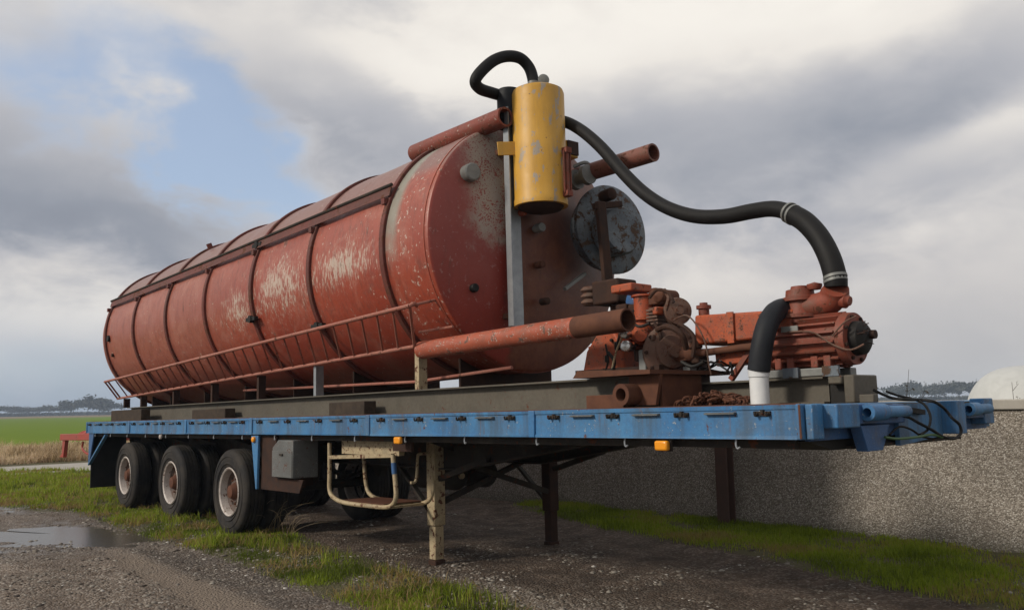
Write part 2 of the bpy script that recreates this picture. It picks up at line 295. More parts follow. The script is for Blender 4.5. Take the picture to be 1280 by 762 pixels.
def ground_mat():
    m, nt, b = newmat('ground'); v = N(nt, 'ShaderNodeTexCoord').outputs['Object']
    at_ = N(nt, 'ShaderNodeAttribute', attribute_name='mask'); s = N(nt, 'ShaderNodeSeparateColor', {0: at_.outputs['Color']}); gr, mud, lite = s.outputs
    big = NOISE(nt, v, 0.55, 6, 0.6); mid = NOISE(nt, v, 3.5, 8, 0.65, 0.3); fine = NOISE(nt, v, 30, 5, 0.65)
    vo = N(nt, 'ShaderNodeTexVoronoi', {'Vector': v, 'Scale': 48.0}); peb = N(nt, 'ShaderNodeSeparateColor', {0: vo.outputs['Color']}).outputs[0]
    c = MIX(nt, SS(nt, mid, 0.35, 0.65), (0.112, 0.083, 0.062), (0.215, 0.172, 0.136))
    c = MIX(nt, M(nt, 'MULTIPLY', SS(nt, peb, 0.55, 1.0), 0.6), c, (0.42, 0.385, 0.34))
    c = MIX(nt, M(nt, 'MULTIPLY', SS(nt, peb, 0.35, 0.0), 0.6), c, (0.045, 0.036, 0.028))
    c = MIX(nt, M(nt, 'MULTIPLY', lite, 0.5), c, MIX(nt, SS(nt, peb, .2, .9), (0.15, 0.125, 0.10), (0.42, 0.38, 0.33)))
    sv = N(nt, 'ShaderNodeVectorMath', {0: N(nt, 'ShaderNodeVectorRotate', {'Vector': v, 'Angle': 0.18}, rotation_type='Z_AXIS').outputs[0], 1: (0.12, 1.0, 1.0)}, operation='MULTIPLY').outputs[0]
    tr = NOISE(nt, sv, 1.6, 5, 0.6, 0.3)
    c = MIX(nt, M(nt, 'MULTIPLY', SS(nt, tr, 0.42, 0.62), 0.5), c, (0.085, 0.065, 0.050))
    dk = N(nt, 'ShaderNodeAttribute', attribute_name='dark').outputs['Fac']; wl_ = N(nt, 'ShaderNodeAttribute', attribute_name='worn').outputs['Fac']
    c = MIX(nt, M(nt, 'MULTIPLY', dk, SS(nt, mid, 0.25, 0.6)), c, MIX(nt, SS(nt, peb, 0.5, 1.0), (0.052, 0.043, 0.038), (0.15, 0.135, 0.12)))
    c = MIX(nt, M(nt, 'MULTIPLY', wl_, SS(nt, mid, 0.2, 0.5)), c, MIX(nt, fine, (0.16, 0.125, 0.095), (0.24, 0.20, 0.16)))
    c = MIX(nt, M(nt, 'MULTIPLY', mud, 0.8), c, MIX(nt, SS(nt, mid, .3, .7), (0.022, 0.012, 0.007), MIX(nt, SS(nt, peb, .6, 1.0), (0.072, 0.043, 0.028), (0.17, 0.13, 0.105))))
    c = MIX(nt, M(nt, 'MULTIPLY', SS(nt, big, 0.5, 0.75), 0.30), c, (0.06, 0.05, 0.042))
    g = SS(nt, M(nt, 'ADD', gr, M(nt, 'MULTIPLY', M(nt, 'SUBTRACT', mid, 0.5), 0.7)), 0.3, 0.7)
    c = MIX(nt, M(nt, 'MULTIPLY', g, 0.85), c, MIX(nt, mid, (0.050, 0.055, 0.018), (0.11, 0.095, 0.04)))
    wt = N(nt, 'ShaderNodeAttribute', attribute_name='wet').outputs['Fac']
    wt = M(nt, 'MULTIPLY', wt, SS(nt, mid, 0.35, 0.6))
    c = MIX(nt, M(nt, 'MULTIPLY', wt, 0.5), c, (0.05, 0.045, 0.04))
    link(nt, c, b.inputs['Base Color'])
    link(nt, M(nt, 'SUBTRACT', 0.92, M(nt, 'MULTIPLY', wt, 0.62)), b.inputs['Roughness'])
    b.inputs['Specular IOR Level'].default_value = 0.3
    bump(nt, b, M(nt, 'ADD', M(nt, 'MULTIPLY', vo.outputs['Distance'], -0.8), M(nt, 'ADD', M(nt, 'MULTIPLY', mid, 1.8), M(nt, 'MULTIPLY', fine, 0.6))), 0.85, 0.03)
ground_mat()
def tint_mat(name, stops, rough=0.6, trans=True):
    m, nt, b = newmat(name)
    a = N(nt, 'ShaderNodeAttribute', attribute_name='tint'); f = N(nt, 'ShaderNodeSeparateColor', {0: a.outputs['Color']}).outputs[0]
    link(nt, RAMP(nt, f, stops), b.inputs['Base Color']); b.inputs['Roughness'].default_value = rough
    b.inputs['Specular IOR Level'].default_value = 0.25
    if trans:
        tr = N(nt, 'ShaderNodeBsdfTranslucent', {'Color': RAMP(nt, f, stops)}); mx = N(nt, 'ShaderNodeMixShader', {0: 0.4}); nt.links.new(b.outputs[0], mx.inputs[1]); nt.links.new(tr.outputs[0], mx.inputs[2])
        out = [n for n in nt.nodes if n.type == 'OUTPUT_MATERIAL'][0]; nt.links.new(mx.outputs[0], out.inputs[0])
    return m
tint_mat('grass', [(0.0, (0.085, 0.115, 0.010)), (0.38, (0.205, 0.275, 0.016)), (0.62, (0.27, 0.34, 0.026)), (0.78, (0.29, 0.235, 0.07)), (1.0, (0.28, 0.18, 0.09))])
tint_mat('reed', [(0.0, (0.20, 0.14, 0.07)), (0.5, (0.48, 0.34, 0.20)), (1.0, (0.66, 0.52, 0.36))])
tint_mat('gravel', [(0.0, (0.05, 0.04, 0.033)), (0.4, (0.14, 0.12, 0.10)), (0.8, (0.26, 0.24, 0.21)), (1.0, (0.42, 0.40, 0.37))], 0.8, False)
def field_mat():
    m, nt, b = newmat('field'); v = N(nt, 'ShaderNodeTexCoord').outputs['Object']
    st = N(nt, 'ShaderNodeVectorMath', {0: v, 1: (0.02, 0.12, 1.0)}, operation='MULTIPLY').outputs[0]
    n = NOISE(nt, st, 1.0, 6, 0.6); n2 = NOISE(nt, v, 0.4, 6, 0.7)
    c = MIX(nt, n, (0.115, 0.18, 0.010), (0.155, 0.225, 0.016)); c = MIX(nt, M(nt, 'MULTIPLY', n2, 0.4), c, (0.05, 0.07, 0.018))
    x = N(nt, 'ShaderNodeSeparateXYZ', {0: v}).outputs[0]
    c = MIX(nt, SS(nt, M(nt, 'ADD', x, M(nt, 'MULTIPLY', n, 40.0)), -300.0, -340.0), c, (0.20, 0.15, 0.085))
    link(nt, c, b.inputs['Base Color']); b.inputs['Roughness'].default_value = 0.9; b.inputs['Specular IOR Level'].default_value = 0.05; bump(nt, b, n2, 0.5, 0.05)
field_mat()
def water_mat():
    m, nt, b = newmat('water'); v = N(nt, 'ShaderNodeTexCoord').outputs['Object']
    b.inputs['Base Color'].default_value = (0.075, 0.066, 0.055, 1); b.inputs['Roughness'].default_value = 0.22; b.inputs['IOR'].default_value = 1.33
    bump(nt, b, NOISE(nt, v, 14, 4, 0.6), 0.18, 0.01)
water_mat()

# ------------------------------------------------------------------ mesh builder
W = {}
def frame_of(o): return W[o]
class MB:
    def __init__(s): s.v = []; s.f = []
    def add(s, vs, fs):
        o = len(s.v); s.v += [Vector(p) for p in vs]; s.f += [tuple(i+o for i in f) for f in fs]; return s
    def box(s, x0, x1, y0, y1, z0, z1):
        p = [(x, y, z) for x in (x0, x1) for y in (y0, y1) for z in (z0, z1)]
        return s.add(p, [(0, 1, 3, 2), (4, 6, 7, 5), (0, 4, 5, 1), (2, 3, 7, 6), (0, 2, 6, 4), (1, 5, 7, 3)])
    def bar(s, p0, p1, w, h, up=(0, 0, 1)):
        p0, p1 = Vector(p0), Vector(p1); d = (p1-p0).normalized(); a = d.cross(Vector(up))
        if a.length < 1e-4: a = d.cross(Vector((1, 0, 0)))
        a.normalize(); b = a.cross(d).normalized(); a *= w/2; b *= h/2
        p = [q + i*a + j*b for q in (p0, p1) for i in (-1, 1) for j in (-1, 1)]
        return s.add(p, [(0, 1, 3, 2), (4, 6, 7, 5), (0, 4, 5, 1), (2, 3, 7, 6), (0, 2, 6, 4), (1, 5, 7, 3)])
    def prism(s, poly, ext):
        n = len(poly); e = Vector(ext); a = [Vector(p) for p in poly]
        return s.add(a+[p+e for p in a], [tuple(range(n))[::-1], tuple(range(n, 2*n))] + [(i, (i+1) % n, n+(i+1) % n, n+i) for i in range(n)])
    def lathe(s, p0, ax, prof, n=24, closed=False, caps=True):
        p0 = Vector(p0); ax = Vector(ax).normalized(); a = ax.orthogonal().normalized(); b = ax.cross(a)
        vs, fs, m = [], [], len(prof)
        for t, r in prof:
            for k in range(n):
                an = 2*math.pi*k/n; vs.append(p0+ax*t+(a*math.cos(an)+b*math.sin(an))*r)
        for j in range(m if closed else m-1):
            j2 = (j+1) % m
            for k in range(n): fs.append((j*n+k, j*n+(k+1) % n, j2*n+(k+1) % n, j2*n+k))
        if not closed and caps:
            if prof[0][1] > 1e-5: fs.append(tuple(range(n))[::-1])
            if prof[-1][1] > 1e-5: fs.append(tuple(range((m-1)*n, m*n)))
        return s.add(vs, fs)
    def cyl(s, p0, p1, r, r1=None, n=18):
        p0, p1 = Vector(p0), Vector(p1); return s.lathe(p0, p1-p0, [(0, r), ((p1-p0).length, r if r1 is None else r1)], n)
    def pipe(s, p0, p1, r, ri, n=28):
        p0, p1 = Vector(p0), Vector(p1); L = (p1-p0).length
        return s.lathe(p0, p1-p0, [(0, ri), (0, r), (L, r), (L, ri)], n, True)
    def tube(s, pts, r, n=12, sub=6, smooth=True):
        pts = [Vector(p) for p in pts]; rs = list(r) if hasattr(r, '__len__') else [r]*len(pts)
        if smooth and len(pts) > 2:
            P, Rr = [], []
            for i in range(len(pts)-1):
                a, b_, c, d = pts[max(i-1, 0)], pts[i], pts[i+1], pts[min(i+2, len(pts)-1)]
                for k in range(sub):
                    t = k/sub; P.append(0.5*((2*b_)+(c-a)*t+(2*a-5*b_+4*c-d)*t*t+(3*b_-a-3*c+d)*t**3)); Rr.append(rs[i]*(1-t)+rs[i+1]*t)
            P.append(pts[-1]); Rr.append(rs[-1]); pts, rs = P, Rr
        vs, fs = [], []; m = len(pts); prev = None
        for i in range(m):
            d = (pts[min(i+1, m-1)]-pts[max(i-1, 0)]).normalized()
            if prev is None: a = d.orthogonal().normalized()
            else: a = (prev-d*prev.dot(d)).normalized()
            prev = a; b_ = d.cross(a)
            for k in range(n):
                an = 2*math.pi*k/n; vs.append(pts[i]+(a*math.cos(an)+b_*math.sin(an))*rs[i])
        for i in range(m-1):
            for k in range(n): fs.append((i*n+k, i*n+(k+1) % n, (i+1)*n+(k+1) % n, (i+1)*n+k))
        fs += [tuple(range(n))[::-1], tuple(range((m-1)*n, m*n))]
        return s.add(vs, fs)
    def mesh(s, name, mat, X=None):
        me = bpy.data.meshes.new(name)
        vs = [X @ p for p in s.v] if X else s.v
        me.from_pydata([tuple(p) for p in vs], [], s.f); me.materials.append(MATS[mat])
        me.shade_smooth(); me.set_sharp_from_angle(angle=rad(38)); me.update()
        return me
    def build(s, name, mat, parent, frame=None, bevel=0.0):
        frame = TR if frame is None else frame
        o = bpy.data.objects.new(name, s.mesh(name, mat, W[parent].inverted() @ frame)); COL.objects.link(o)
        o.parent = parent; W[o] = W[parent]
        if bevel: bev(o, bevel)
        return o
    def single(s, name, mat, base, label, cat, group=None, frame=None, bevel=0.0, extra=None):
        frame = TR if frame is None else frame
        Xw = frame @ Matrix.Translation(base)
        o = bpy.data.objects.new(name, s.mesh(name, mat, Matrix.Translation(-Vector(base)))); COL.objects.link(o)
        o.matrix_world = Xw; W[o] = Xw; tag(o, label, cat, group)
        if bevel: bev(o, bevel)
        return o
def bev(o, w):
    m = o.modifiers.new('bevel', 'BEVEL'); m.width = w; m.segments = 2; m.limit_method = 'ANGLE'; m.angle_limit = rad(40)
def tag(o, label, cat, group=None):
    o['label'] = label; o['category'] = cat
    if group: o['group'] = group
def thing(name, label, cat, base=(0, 0, 0), frame=None, group=None):
    frame = TR if frame is None else frame
    o = bpy.data.objects.new(name, None); COL.objects.link(o); o.empty_display_size = 0.2
    X = frame @ Matrix.Translation(base); o.matrix_world = X; W[o] = X; tag(o, label, cat, group); return o
def inst(src, name, loc, parent, rot=None):
    """another piece that shares src's mesh; loc in the trailer frame"""
    o = bpy.data.objects.new(name, src); COL.objects.link(o); o.parent = parent
    X = W[parent].inverted() @ TR @ Matrix.Translation(loc)
    if rot is not None: X = X @ rot
    o.matrix_local = X; W[o] = W[parent] @ X
    return o
WORLD = Matrix.Identity(4)

# ------------------------------------------------------------------ noise in numpy
def vnoise(x, y, seed=0):
    xi, yi = np.floor(x).astype(np.int64), np.floor(y).astype(np.int64); fx, fy = x-xi, y-yi
    fx = fx*fx*(3-2*fx); fy = fy*fy*(3-2*fy)
    def h(a, b):
        n = (a*374761393 + b*668265263 + seed*974711) & 0x7fffffff; n = ((n ^ (n >> 13))*1274126177) & 0x7fffffff
        return ((n ^ (n >> 16)) & 0xffff)/65535.0
    return (h(xi, yi)*(1-fx)+h(xi+1, yi)*fx)*(1-fy)+(h(xi, yi+1)*(1-fx)+h(xi+1, yi+1)*fx)*fy
def fbm(x, y, seed=0, o=4):
    s = 0; a = 0.5
    for k in range(o): s = s+a*vnoise(x*2**k, y*2**k, seed+k); a *= 0.5
    return s
def inpoly(x, y, poly):
    r = np.zeros(x.shape, bool); n = len(poly)
    for i in range(n):
        x1, y1 = poly[i][:2]; x2, y2 = poly[(i+1) % n][:2]
        c = ((y1 > y) != (y2 > y)) & (x < (x2-x1)*(y-y1)/(y2-y1+1e-12)+x1); r ^= c
    return r
def softpoly(x, y, poly, w):
    """1 inside, falling to 0 within w outside the outline"""
    d = np.full(x.shape, 1e9); n = len(poly)
    for i in range(n):
        x1, y1 = poly[i][:2]; x2, y2 = poly[(i+1) % n][:2]; dx, dy = x2-x1, y2-y1
        t = np.clip(((x-x1)*dx+(y-y1)*dy)/(dx*dx+dy*dy+1e-12), 0, 1); d = np.minimum(d, np.hypot(x-x1-t*dx, y-y1-t*dy))
    ins = inpoly(x, y, poly)
    return np.where(ins, 1.0, np.clip(1-d/w, 0, 1))

# outlines on the ground, in metres
G_STRIP = [gp(*p) for p in [(-60, 590), (60, 588), (118, 590), (175, 628), (240, 640), (330, 662), (370, 680), (440, 700), (520, 727), (610, 752), (680, 790), (560, 790), (470, 757), (400, 730), (330, 704), (265, 684), (200, 664), (150, 650), (110, 640), (60, 636), (0, 626), (-60, 618)]]
G_WALL = [Vector(p) for p in [(-7.2, 4.55), (-7.0, 4.15), (-5.6, 3.75), (-4.4, 3.35), (-3.2, 3.2), (-2.0, 2.95), (-1.2, 2.6), (-0.4, 2.45), (1.5, 2.2), (6, 1.9), (12, 1.8), (12, 4.55)]]
PUD = [[gp(*p) for p in [(-90, 668), (-20, 664), (40, 667), (90, 668), (128, 674), (118, 682), (60, 686), (0, 691), (-80, 697)]],
       [gp(*p) for p in [(-90, 612), (-20, 612), (12, 618), (18, 630), (8, 640), (-40, 641), (-90, 641)]],
       [gp(*p) for p in [(60, 652), (130, 655), (195, 662), (232, 671), (190, 671), (120, 664), (50, 660)]]]
MUD = [Vector(p) for p in [(-14, 0.3), (-7, 0.25), (-4.2, 0.45), (-2.6, 0.75), (-1.2, 1.05), (-0.2, 1.5), (1.5, 1.6), (1.5, 2.4), (-2.0, 3.1), (-5.0, 3.8), (-7.5, 4.6), (-14, 4.6)]]
RUT = [gp(*p) for p in [(118, 684), (150, 688), (200, 708), (290, 745), (390, 800), (320, 800), (235, 748), (165, 712)]]
def gz(x, y):
    z = (fbm(x*1.1, y*1.1, 3, 4)-0.47)*0.06 + (fbm(x*5, y*5, 9, 4)-0.46)*0.030 + 0.006
    far = np.clip((np.hypot(x+5, y)-14)/20, 0, 1); z = z*(1-far)
    for P in PUD: z = z - 0.040*softpoly(x, y, P, 0.9)
    z = z - 0.022*softpoly(x, y, RUT, 0.12) + 0.012*softpoly(x, y, RUT, 0.35)
    z = z + 0.045*softpoly(x, y, G_WALL, 0.6)*np.clip((12-np.abs(x))/4, 0, 1)
    return z
def obj_from_arrays(name, V, loops, sizes, mat, tint=None, smooth=False):
    me = bpy.data.meshes.new(name); me.vertices.add(len(V)); me.vertices.foreach_set('co', V.astype(np.float32).ravel())
    me.loops.add(len(loops)); me.loops.foreach_set('vertex_index', loops.astype(np.int32))
    st = np.concatenate([[0], np.cumsum(sizes)[:-1]]).astype(np.int32)
    me.polygons.add(len(sizes)); me.polygons.foreach_set('loop_start', st); me.polygons.foreach_set('loop_total', sizes.astype(np.int32))
    me.update(calc_edges=True); me.materials.append(MATS[mat])
    if tint is not None:
        a = me.color_attributes.new('tint' if tint.ndim == 1 else 'mask', 'FLOAT_COLOR', 'POINT')
        c = np.ones((len(V), 4), np.float32)
        if tint.ndim == 1: c[:, :3] = tint[:, None]
        else: c[:, :3] = tint
        a.data.foreach_set('color', c.ravel())
    if smooth: me.shade_smooth()
    o = bpy.data.objects.new(name, me); COL.objects.link(o); W[o] = Matrix.Identity(4)
    return o
def geo(a, b, n, lim):
    """dense spacing between a and b, growing outward to +-lim"""
    mid = np.linspace(a, b, n); st = (b-a)/(n-1); up = [b]; dn = [a]; s = st
    while up[-1] < lim: s *= 1.22; up.append(up[-1]+s)
    s = st
    while dn[-1] > -lim: s *= 1.22; dn.append(dn[-1]-s)
    return np.concatenate([np.array(dn[1:])[::-1], mid, np.array(up[1:])])
def make_ground():
    xs = geo(-17, 4, 330, 1800); ys = geo(-4.2, 4.8, 160, 1800)
    X, Y = np.meshgrid(xs, ys, indexing='ij'); x, y = X.ravel(), Y.ravel()
    V = np.stack([x, y, gz(x, y)], -1)
    nx, ny = len(xs), len(ys); I = np.arange(nx*ny).reshape(nx, ny)
    q = np.stack([I[:-1, :-1], I[1:, :-1], I[1:, 1:], I[:-1, 1:]], -1).reshape(-1, 4)
    gr = np.maximum(softpoly(x, y, G_STRIP, 0.35), softpoly(x, y, G_WALL, 0.3))
    far = (np.hypot(x+5, y) > 40) | ((y > 4.8)) | (x < -26); gr = np.where(far, 1.0, gr)
    mud = softpoly(x, y, MUD, 0.5)*0.9
    # paler worn line running towards the puddle, and the loose gravel by the leg
    L1 = [gp(*p) for p in [(118, 684), (150, 688), (200, 708), (290, 745), (390, 800), (320, 800), (235, 748), (165, 712)]]
    L2 = [gp(*p) for p in [(330, 690), (560, 715), (760, 725), (900, 735), (1050, 762), (1000, 800), (650, 800), (600, 745), (420, 712)]]
    li = softpoly(x, y, L2, 0.5)*0.55
    D1 = [gp(*p) for p in [(165, 688), (240, 692), (330, 708), (420, 742), (470, 775), (480, 800), (400, 800), (330, 758)]]
    wetm = np.zeros_like(x)
    for P in PUD: wetm = np.maximum(wetm, softpoly(x, y, P, 1.3))
    o = obj_from_arrays('ground', V, q.ravel(), np.full(len(q), 4), 'ground', np.stack([gr, mud, li], -1), True)
    wa = o.data.attributes.new('wet', 'FLOAT', 'POINT'); wa.data.foreach_set('value', wetm.astype(np.float32))
    for nm, ar in (('worn', softpoly(x, y, L1, 0.12)*0.9), ('dark', softpoly(x, y, D1, 0.3)*0.8)):
        wa = o.data.attributes.new(nm, 'FLOAT', 'POINT'); wa.data.foreach_set('value', ar.astype(np.float32))
    o['kind'] = 'structure'
make_ground()
for i, P in enumerate(PUD):
    mb = MB(); c = sum((Vector(p) for p in P), Vector())/len(P); ring = []
    for k in range(len(P)):
        p = Vector(P[k]); ring.append(c+(p-c)*1.5)
    mb.v = [Vector((p.x, p.y, -0.034-.0025*i)) for p in ring]; mb.f = [tuple(range(len(ring)))]
    o = bpy.data.objects.new('puddle', mb.mesh('puddle', 'water')); COL.objects.link(o); o['kind'] = 'structure'
def sheet(name, mat, poly, z):
    mb = MB(); mb.v = [Vector((x, y, z)) for x, y in poly]; mb.f = [tuple(range(len(poly)))]
    o = bpy.data.objects.new(name, mb.mesh(name, mat)); COL.objects.link(o); o['kind'] = 'structure'; return o
sheet('field', 'field', [(-1700, -1700), (-27.5, -1700), (-27.5, 1700), (-1700, 1700)], 0.02)
pp = MB().box(-25.6, -21.8, -120, 300, -0.05, 0.02); o = bpy.data.objects.new('farm_track', pp.mesh('farm_track', 'concrete')); COL.objects.link(o); o['kind'] = 'structure'

def blades(name, x, y, z, h, w, lean, tint, mat):
    n = len(x); a = RNG.uniform(0, 2*np.pi, n); ld = RNG.uniform(0, 2*np.pi, n); ln = lean*np.abs(RNG.normal(0, 1, n))*h
    ux, uy = np.cos(a)*w/2, np.sin(a)*w/2; lx, ly = np.cos(ld)*ln, np.sin(ld)*ln
    def P(dx, dy, dz): return np.stack([x+dx, y+dy, z+dz], -1)
    V = np.stack([P(-ux, -uy, 0*h), P(ux, uy, 0*h), P(ux*.8+lx*.35, uy*.8+ly*.35, h*.55), P(-ux*.8+lx*.35, -uy*.8+ly*.35, h*.55), P(lx, ly, h*np.maximum(.35, 1-ln/h*.3))], 1).reshape(-1, 3)
    b = np.arange(n)[:, None]*5
    lo = np.concatenate([b+np.array([[0, 1, 2, 3]]), b+np.array([[3, 2, 4]])], 1).ravel(); sz = np.tile([4, 3], n)
    o = obj_from_arrays(name, V, lo, sz, mat, np.repeat(tint, 5)); o['kind'] = 'stuff'; return o
def scatter(poly, n, soft=0.25):
    p = np.array([(q[0], q[1]) for q in poly]); lo, hi = p.min(0)-soft, p.max(0)+soft
    x = RNG.uniform(lo[0], hi[0], n); y = RNG.uniform(lo[1], hi[1], n); k = RNG.uniform(0, 1, n) < softpoly(x, y, poly, soft)**1.5; return x[k], y[k]
def grass_strip(poly, n, hb, dry, seed, amp=1.0):
    x, y = scatter(poly, n); cl = fbm(x*1.5, y*1.5, seed, 4); c2 = fbm(x*5, y*5, seed+5, 3)
    k = (cl+0.45*c2) > amp+0.08*RNG.normal(0, 1, len(x)); x, y, cl, c2 = x[k], y[k], cl[k], c2[k]
    d = np.hypot(x-CAM.x, y-CAM.y); h = hb*(0.35+0.75*RNG.random(len(x))**1.5+2.2*np.clip(cl-.45, 0, 1))*(1+0.010*d)
    w = 0.0045*(1+0.07*d); dr = fbm(x*0.9+50, y*0.9, seed+9, 3)
    t = np.clip(0.44+0.17*RNG.normal(0, 1, len(x))+(dr-0.45)*dry, 0, 1)
    return x, y, h, w, t
x, y, h, w, t = grass_strip(G_STRIP, 400000, 0.045, 3.2, 21, 0.64)
# leave the wheel tracks and the ground under the tyres clear of long blades
h = np.where((y > 0.05) & (y < 0.7) & (x > -14) & (x < -7), h*0.6, h)
o = blades('verge_grass', x, y, gz(x, y)-.004, h, w, 0.45, t, 'grass'); o['label'] = 'rough green and straw coloured grass verge beside the trailer wheels'; o['category'] = 'grass'
x, y = scatter(G_STRIP, 70000, .3); k = (fbm(x*1.7+20, y*1.7, 33, 4) > .50) & (x > -16); x, y = x[k], y[k]
o = blades('dead_grass', x, y, gz(x, y)-.002, 0.05+0.07*RNG.random(len(x)), 0.005*(1+.06*np.hypot(x-CAM.x, y-CAM.y)), 1.3, np.clip(0.88+0.12*RNG.normal(0, 1, len(x)), .7, 1), 'grass'); o['label'] = 'flattened brown dead grass matted through the verge by the wheels'; o['category'] = 'dead grass'
x, y = scatter(G_STRIP, 9000, .2); k = (fbm(x*2.3, y*2.3, 63, 3) > .52); x, y = x[k], y[k]; x = np.repeat(x, 7)+RNG.normal(0, .02, len(x)*7); y = np.repeat(y, 7)+RNG.normal(0, .02, len(y)*7)
o = blades('tall_tufts', x, y, gz(x, y)-.004, 0.07+0.10*RNG.random(len(x)), 0.0045*(1+.06*np.hypot(x-CAM.x, y-CAM.y)), 0.6, np.clip(0.55+0.2*RNG.normal(0, 1, len(x)), 0, 1), 'grass'); o['label'] = 'taller loose tufts of grass standing out of the wheel verge'; o['category'] = 'grass'
x, y, h, w, t = grass_strip(G_WALL, 300000, 0.055, 2.0, 41, 0.57)
o = blades('wall_grass', x, y, gz(x, y)-.004, h, w, 0.40, np.clip(t*0.9+.06, 0, .8), 'grass'); o['label'] = 'green grass strip growing along the foot of the pebble wall'; o['category'] = 'grass'
# rough grass beyond the trailer up to the track and dead reeds beside it
n = 26000; x = RNG.uniform(-21.7, -14, n); y = RNG.uniform(-2, 9, n); k = fbm(x*.8, y*.8, 61, 3) > 0.36; x, y = x[k], y[k]
o = blades('track_grass', x, y, gz(x, y)-.01, 0.08+0.10*RNG.random(len(x)), np.full(len(x), 0.014), 0.5, np.clip(0.5+0.18*RNG.normal(0, 1, len(x)), 0, 1), 'grass'); o['label'] = 'bright green rough grass between the trailer tail and the pale track'; o['category'] = 'grass'
n = 60000; x = -27-13*RNG.random(n)**1.3; y = RNG.uniform(-8, 24, n); cl_ = fbm(x*.7, y*.7, 71, 5); hh = (0.05+1.1*np.clip(cl_-.18, 0, 1))*(0.45+0.75*RNG.random(n))
o = blades('reeds', x, y, np.zeros(n), hh, np.full(n, 0.026), 0.9, np.clip(0.62+0.25*RNG.normal(0, 1, n)+1.6*(fbm(x*.7, y*.7, 5, 3)-.45), 0, 1), 'reed'); o['label'] = 'band of dead straw coloured reeds at the edge of the field'; o['category'] = 'reeds'
def stones(name, x, y, s, t):
    n = len(x); base = np.array([(1, 0, 0), (0, 1, 0), (-1, 0, 0), (0, -1, 0), (0, 0, .7), (.7, .7, .35), (-.7, .7, .35), (-.7, -.7, .35), (.7, -.7, .35)])
    J = base[None]*(1+0.35*RNG.normal(0, 1, (n, 9, 3))*0.6); a = RNG.uniform(0, 6.28, n); c, sn = np.cos(a)[:, None], np.sin(a)[:, None]
    sx = s*RNG.uniform(.7, 1.4, n); X = J[..., 0]*sx[:, None]; Y = J[..., 1]*s[:, None]; Z = J[..., 2]*s[:, None]*.8
    V = np.stack([X*c-Y*sn+x[:, None], X*sn+Y*c+y[:, None], Z+gz(x, y)[:, None]-.002], -1).reshape(-1, 3)
    f = np.array([[0, 5, 8], [5, 1, 6], [6, 2, 7], [7, 3, 8], [0, 1, 5], [1, 2, 6], [2, 3, 7], [3, 0, 8], [4, 8, 5], [4, 5, 6], [4, 6, 7], [4, 7, 8]])
    lo = (np.arange(n)[:, None]*9+f.ravel()[None]).ravel()
    o = obj_from_arrays(name, V, lo, np.full(n*12, 3), 'gravel', np.repeat(t, 9)); o['kind'] = 'stuff'; return o
n = 150000; x = RNG.uniform(-14, 3, n); y = RNG.uniform(-4.2, 3.2, n); d = np.hypot(x-CAM.x, y-CAM.y)
L1 = [gp(*p) for p in [(118, 684), (150, 688), (200, 708), (290, 745), (390, 800), (320, 800), (235, 748), (165, 712)]]
k = (RNG.random(n) > .85*softpoly(x, y, L1, .1)) & (RNG.random(n) < np.clip(1.3-d/14, .15, 1)) & (fbm(x*1.3, y*1.3, 81, 4) > 0.40) & (RNG.random(n) > 0.9*softpoly(x, y, MUD, .4)*(fbm(x*.8, y*.8, 91, 3) < .55)); x, y = x[k], y[k]
s = 0.004+0.012*RNG.random(len(x))**3+0.022*RNG.random(len(x))**14
o = stones('gravel', x, y, s, np.clip(0.45+0.25*RNG.normal(0, 1, len(x)), 0, 1)); o['label'] = 'loose stone gravel scattered over the yard'; o['category'] = 'gravel'

# ------------------------------------------------------------------ wall and far things
wl = thing('yard_wall', 'long low pebble-dashed wall with a pale concrete coping behind the trailer', 'wall', (0, 4.62, 0), WORLD)
MB().box(-15, 16, 4.62, 4.84, -0.2, 1.36).build('wall_face', 'pebbledash', wl, WORLD)
xx = -15.0
while xx < 16: MB().box(xx+.004, min(xx+1.49, 16.02), 4.585+random.uniform(-.006, .006), 4.875, 1.363, 1.463+random.uniform(-.008, .004)).build('coping_slab', 'concrete', wl, WORLD, .012); xx += 1.5
sp = gp(897, 663)
st = thing('steel_stanchion', 'rusty brown steel column standing in the grass against the pebble wall', 'post', (-3.72, 4.3, 0), WORLD)
mb = MB(); mb.box(-3.80, -3.64, 4.37, 4.385, -.1, 1.15); mb.box(-3.80, -3.64, 4.50, 4.515, -.1, 1.15); mb.box(-3.726, -3.714, 4.386, 4.499, -.1, 1.15)
mb.build('column', 'steelpost', st, WORLD); MB().box(-3.85, -3.55, 4.27, 4.54, 1.151, 1.175).build('cap_plate', 'steelpost', st, WORLD)

dome = MB(); D0 = Vector((-17.0, 54.0, 0)); prof = []
for k in range(15):
    a = math.pi/2*k/14; prof.append((max(0, 3.35*math.sin(a))**1.0, 3.55*math.cos(a)**0.72 if k < 14 else 0))
dome.lathe(D0, (0, 0, 1), prof, 48)
dome.single('storage_dome', 'white_sheet', D0, 'pale white rounded dome showing above the far end of the pebble wall', 'dome', frame=WORLD)
mc = MB(); mp = D0+Vector((-1.2, 14, 0))
bm_ = thing('ventilation_mast', 'tiny grey ventilation cowl on a thin mast behind the white dome', 'mast', mp, WORLD)
MB().cyl(mp, mp+Vector((0, 0, 4.6)), .05).build('mast', 'greymetal', bm_, WORLD)
mc = MB(); mc.box(mp.x-.28, mp.x+.28, mp.y-.2, mp.y+.2, 4.6, 4.95); mc.box(mp.x-.33, mp.x-.2, mp.y-.1, mp.y+.1, 4.95, 5.3); mc.box(mp.x+.2, mp.x+.33, mp.y-.1, mp.y+.1, 4.95, 5.25)
mc.build('cowl', 'greymetal', bm_, WORLD)

